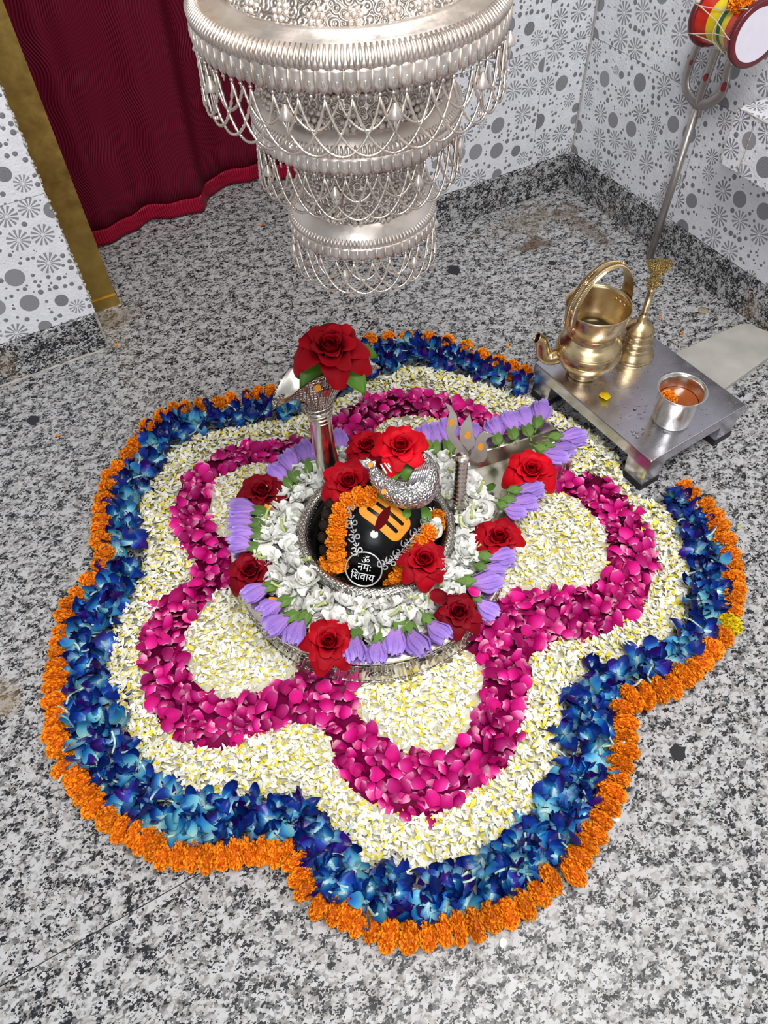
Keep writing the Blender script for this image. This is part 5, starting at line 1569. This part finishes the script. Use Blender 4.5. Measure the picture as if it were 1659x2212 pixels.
for k in range(14):
    a = 2 * PI * k / 14
    cr.ball((0.0115 * math.cos(a), 0.0115 * math.sin(a), 0.178 + 0.007 * (k % 2)), 0.0038, 6, 4)
for k in range(9):
    f = (k - 4) / 4; d = Vector((RGT.x, RGT.y, 0)) * f
    for s in (-1, 1):
        cr.tube([Vector((0, 0, .194)) + Vector((sd.y, -sd.x, 0)) * s * .003, d * 0.012 + Vector((0, 0, .210)) + Vector((sd.y, -sd.x, 0)) * s * .005, d * 0.0235 + Vector((0, 0, .232 - .004 * abs(f))) + Vector((sd.y, -sd.x, 0)) * s * .006], [.0022, .0030, .0036], 6)
cr.build('winged_finial', M['brass_orn'], bel)

# steel tumbler
cc = at(1449, 905, HB)
cup = thing('steel_tumbler', 'small steel tumbler of amber liquid on the stool', 'cup', (cc.x, cc.y, HB))
MB().lathe([(0.0, 0.0), (0.034, 0.0), (0.0375, 0.003), (0.0385, 0.010), (0.040, 0.04), (0.0425, 0.074), (0.0455, 0.080), (0.0485, 0.083), (0.0485, 0.0845), (0.045, 0.083), (0.0415, 0.077), (0.0385, 0.04), (0.0365, 0.006), (0.0, 0.005)], 56, cap=False).build('body', M['cup_steel'], cup)
MB().lathe([(0.0, 0.052), (0.0385, 0.052)], 40, cap=False).build('liquid', M['juice'], cup)
p = at(1442, 862, HB + 0.058)
o = link('marigold', MARI[1], None, (p.x, p.y, HB + 0.061)); o.scale = (0.017, 0.017, 0.015); set_mat(o, M['marigold'])
tag(o, 'orange marigold floating in the steel tumbler', 'marigold')
# stray petals on the stool
def flake(px, py, z, L, W, mat, label, cat, ang, name='fallen_petal', grp=None):
    q = at(px, py, z)
    me = MB().grid(petal_grid(L, W, .3, .25), 4, 5).mesh(name); me.materials.append(mat)
    o = link(name, me, None, (q.x, q.y, z + 0.0012), (0.05, 0, ang)); o.modifiers.new('t', 'SOLIDIFY').thickness = 0.0004
    return tag(o, label, cat, grp)
flake(1304, 848, HB, 0.030, 0.011, M['marigold_yellow'], 'wet yellow petal on the stool in front of the kettle', 'petal', 2.6)
flake(1304, 856, HB + .001, 0.010, 0.004, M['marigold'], 'tiny orange floret stuck to the wet yellow petal', 'petal', 1.0)

# marble slab lying against the right wall
sl_ = [(0.868, 0.158), (1.100, 0.158), (1.118, 0.146), (1.139, 0.098), (1.075, 0.038), (0.90, 0.010), (0.868, 0.012)]
o = bev(MB().prism([(x, y, 0.0) for x, y in sl_], (0, 0, 0.014)).build('marble_slab', M['marble'], None, False), .0015)
tag(o, 'broken pale marble slab lying on the floor behind the steel stool', 'slab')

# ================================================================== WALL TRIDENT AND DRUM
tr = thing('wall_trident', 'tall grey iron trident leaning in front of the right wall', 'trident', (1.108, 0.487, 0))
T0 = tr.location.copy()
HX = 1.122
zz_ = lambda x, y: on_axis(1460 + x * .11995, y * .11995, 0, HX) - T0
neckp = zz_(370, 1960)
MB().tube([(0, 0, 0), neckp], [0.0095, 0.0095], 16).build('shaft', M['iron'], tr)
EX = Vector((1, 0, 0))
def prong(px, w, name):
    pth = catmull([zz_(x, y) for x, y in px], 6)
    k = len(pth)
    MB().tube(pth, [w * (0.85 + 0.3 * math.sin(PI * min(1, 0.15 + i / k))) * (1 - 0.75 * sm(.8, 1.0, i / k)) for i in range(k)], 10, sq=(EX, 0.42)).build(name, M['iron'], tr)
prong([(370, 2060), (380, 1900), (290, 1790), (195, 1620), (180, 1430), (240, 1200), (330, 980), (420, 740), (470, 520), (500, 330)], 0.0102, 'prong')
prong([(365, 2100), (420, 1800), (530, 1450), (640, 1130), (780, 730), (880, 430), (960, 180), (1010, 20)], 0.0102, 'prong')
prong([(370, 2060), (430, 1900), (600, 1850), (790, 1720), (880, 1540), (920, 1300), (980, 1120), (1080, 980), (1180, 800), (1250, 620)], 0.0102, 'prong')
pm2 = MB()
for x, y, rx, ry in ((305, 1120, .0035, .0055), (572, 1385, .0055, .0078), (895, 1555, .0062, .0098)):
    q = zz_(x, y) - EX * 0.006
    pm2.prism([q + Vector((0, rx * math.cos(a), ry * math.sin(a))) for a in np.linspace(0, 2 * PI, 16, endpoint=False)], (-0.0012, 0, 0))
pm2.build('red_paste_marks', M['redmark'], tr, False)

d0 = on_axis(1543, 30, 0, 1.065); d1 = on_axis(1634, 74, 0, 1.045)
da = (d1 - d0); dl = da.length; da.normalize()
dc = (d0 + d1) / 2
dr_ = thing('hand_drum', 'red, yellow and green hourglass drum with white skin tied to the trident', 'drum', dc)
dr_.rotation_euler = frame_z(da).to_euler(); dr_.scale = (0.92, 0.92, 1)
hl = dl / 2
def dprof(t): return 0.044 + 0.014 * abs(t) ** 1.6
def dseg(nm, t0, t1, mat):
    k = 10
    MB().lathe([(dprof(t0 + (t1 - t0) * i / k), hl * (t0 + (t1 - t0) * i / k)) for i in range(k + 1)], 40, cap=False).build(nm, mat, dr_)
for nm, t0, t1, mt in (('red_band', -.92, -.45, 'drum_red'), ('yellow_band', -.45, -.02, 'drum_yellow'), ('green_band', -.02, .16, 'drum_green'), ('yellow_band', .16, .42, 'drum_yellow'), ('red_band', .42, .92, 'drum_red')):
    dseg(nm, t0, t1, M[mt])
for s in (-1, 1):
    MB().lathe([(0.050, s * hl * .88), (0.0615, s * hl * .86), (0.0635, s * hl * .93), (0.0635, s * hl * 1.03), (0.060, s * hl * 1.07), (0.050, s * hl * 1.06)], 48, cap=False).build('hoop', M['drum_maroon'], dr_)
    MB().lathe([(0.0, s * hl * 1.062), (0.0512, s * hl * 1.062)], 48, cap=False).build('skin', M['drum_skin'], dr_)
cd = MB()
nl = 7
for k in range(nl):
    a0 = 2 * PI * k / nl; a1 = 2 * PI * (k + .5) / nl; am = (a0 + a1) / 2
    for aa, bb in ((a0, a1), (a1, a0 + 2 * PI / nl)):
        s = -1 if aa == a0 else 1
        mid = (aa + bb) / 2
        cd.tube([(0.0648 * math.cos(aa), 0.0648 * math.sin(aa), s * hl * 1.0), (0.0605 * math.cos(aa), 0.0605 * math.sin(aa), s * hl * .80), (0.0492 * math.cos(mid), 0.0492 * math.sin(mid), 0), (0.0605 * math.cos(bb), 0.0605 * math.sin(bb), -s * hl * .80), (0.0648 * math.cos(bb), 0.0648 * math.sin(bb), -s * hl * 1.0)], 0.0012, 6)
cd.tube([(0.0505 * math.cos(a), 0.0505 * math.sin(a), 0.004 * math.sin(3 * a)) for a in np.linspace(0, 2 * PI, 30, endpoint=False)], 0.0014, 6, closed=True)
cd.build('lacing_cord', M['cord'], dr_)
kn = MB(); 
kn.ball((0.064 * math.cos(2.6), 0.064 * math.sin(2.6), -hl * .95), 0.0055, 8, 6)
kn.build('knot', M['cord'], dr_)
q = on_axis(1602, 4, 0, 1.03)
o = link('marigold', MARI[2], None, q); o.scale = (0.026, 0.022, 0.020); set_mat(o, M['marigold'])
tag(o, 'orange marigold resting on top of the hand drum', 'marigold')

# ================================================================== SMALL THINGS ON THE FLOOR
def inlay(px, py, rpx, label, seed, cat='stone patch', mat='inlay', name='inlay_patch', z=0.0):
    r = random.Random(seed); q = at(px, py, z); mp__ = (CAM - q).length / F_PX
    n = 11
    poly = [(rpx * mp__ * r.uniform(.75, 1.2) * math.cos(2 * PI * k / n), rpx * mp__ * r.uniform(.75, 1.25) * math.sin(2 * PI * k / n), 0.0) for k in range(n)]
    o = MB().prism(poly, (0, 0, 0.0008)).build(name, M[mat], None, False, loc=(q.x, q.y, z + 0.0002)); return tag(o, label, cat)
inlay(981, 583, 15, 'black blotch in the granite floor below the hanging canopy', 1)
inlay(1465, 1625, 16, 'black blotch in the granite floor right of the marigold ring', 2)
inlay(1192, 568, 8, 'small black blotch in the granite floor by the kettle handle', 3)
inlay(72, 908, 13, 'black blotch in the granite floor at far left', 4)
q = at(1519, 671, 0)
o = MB().lathe([(0.0, 0.0), (0.0125, 0.0), (0.0130, 0.0008), (0.0125, 0.0016), (0.0, 0.0016)], 28, cap=False).build('coin', M['coin'], None, True, loc=(q.x, q.y, 0.0003)); tag(o, 'small round tan disc on the floor by the right skirting', 'disc')
for i, (x, y, l) in enumerate([(253, 749, 'orange floret fallen beside the left skirting'), (568, 487, 'orange floret fallen in front of the curtain'), (1427, 682, 'orange floret fallen behind the brass bell'), (1468, 720, 'orange floret fallen next to the marble slab'), (120, 943, 'orange floret fallen on the floor at far left'), (1096, 752, 'orange floret fallen just outside the far marigolds')]):
    flake(x, y, 0.0, 0.011, 0.0035, M['marigold'], l, 'petal', i * 1.1)
flake(1340, 1772, 0.0, 0.016, 0.004, M['tuberose'], 'white petal fallen outside the marigolds at lower right', 'petal', 0.8)
flake(1090, 2025, 0.0, 0.014, 0.005, M['tuberose'], 'white petal fallen outside the marigolds at the bottom', 'petal', 2.2)
flake(1600, 1135, 0.0, 0.016, 0.003, M['tube_green'], 'thin greenish petal fallen right of the orchid band', 'petal', 1.9)

# loose bits on the basin
for x, y, l, an in ((590, 1106, 'orange petal bit on the left rim by the upper hibiscus', 0.4), (583, 1192, 'orange petal bit on the left rim between hibiscus calyces', 1.4), (600, 1262, 'orange petal bit on the left rim by the maroon rose', 2.0), (606, 1300, 'orange petal bit among the front left hibiscus', 0.9), (674, 1352, 'orange petal bit beside the front rose', 2.7)):
    flake(x, y, 0.118, 0.020, 0.0055, M['marigold'], l, 'petal', an)
flake(1038, 1284, 0.128, 0.022, 0.009, M['pink_obj'], 'single pink petal on the hibiscus of the right rim', 'petal', 0.8)
flake(966, 1290, 0.135, 0.030, 0.016, M['rose_dark'], 'loose dark red petal left of the front right rose', 'petal', 1.2)
flake(1068, 1046, 0.082, 0.032, 0.008, M['leaf'], 'green leaf lying in the spout of the basin', 'leaf', 1.9, name='leaf')
yl = at(983, 1003, 0.108)
o = MB().tube(catmull([(-0.022, -0.006, 0), (-0.012, 0.006, 0.003), (0.004, 0.008, 0.004), (0.020, 0.002, 0.002), (0.004, 0.003, 0.001), (-0.010, 0.001, 0.001)], 5, closed=True), 0.0013, 6, closed=True).build('yellow_string', M['marigold_yellow'], None, True, loc=yl)
tag(o, 'loop of yellow string lying in the basin behind the small trident', 'string')
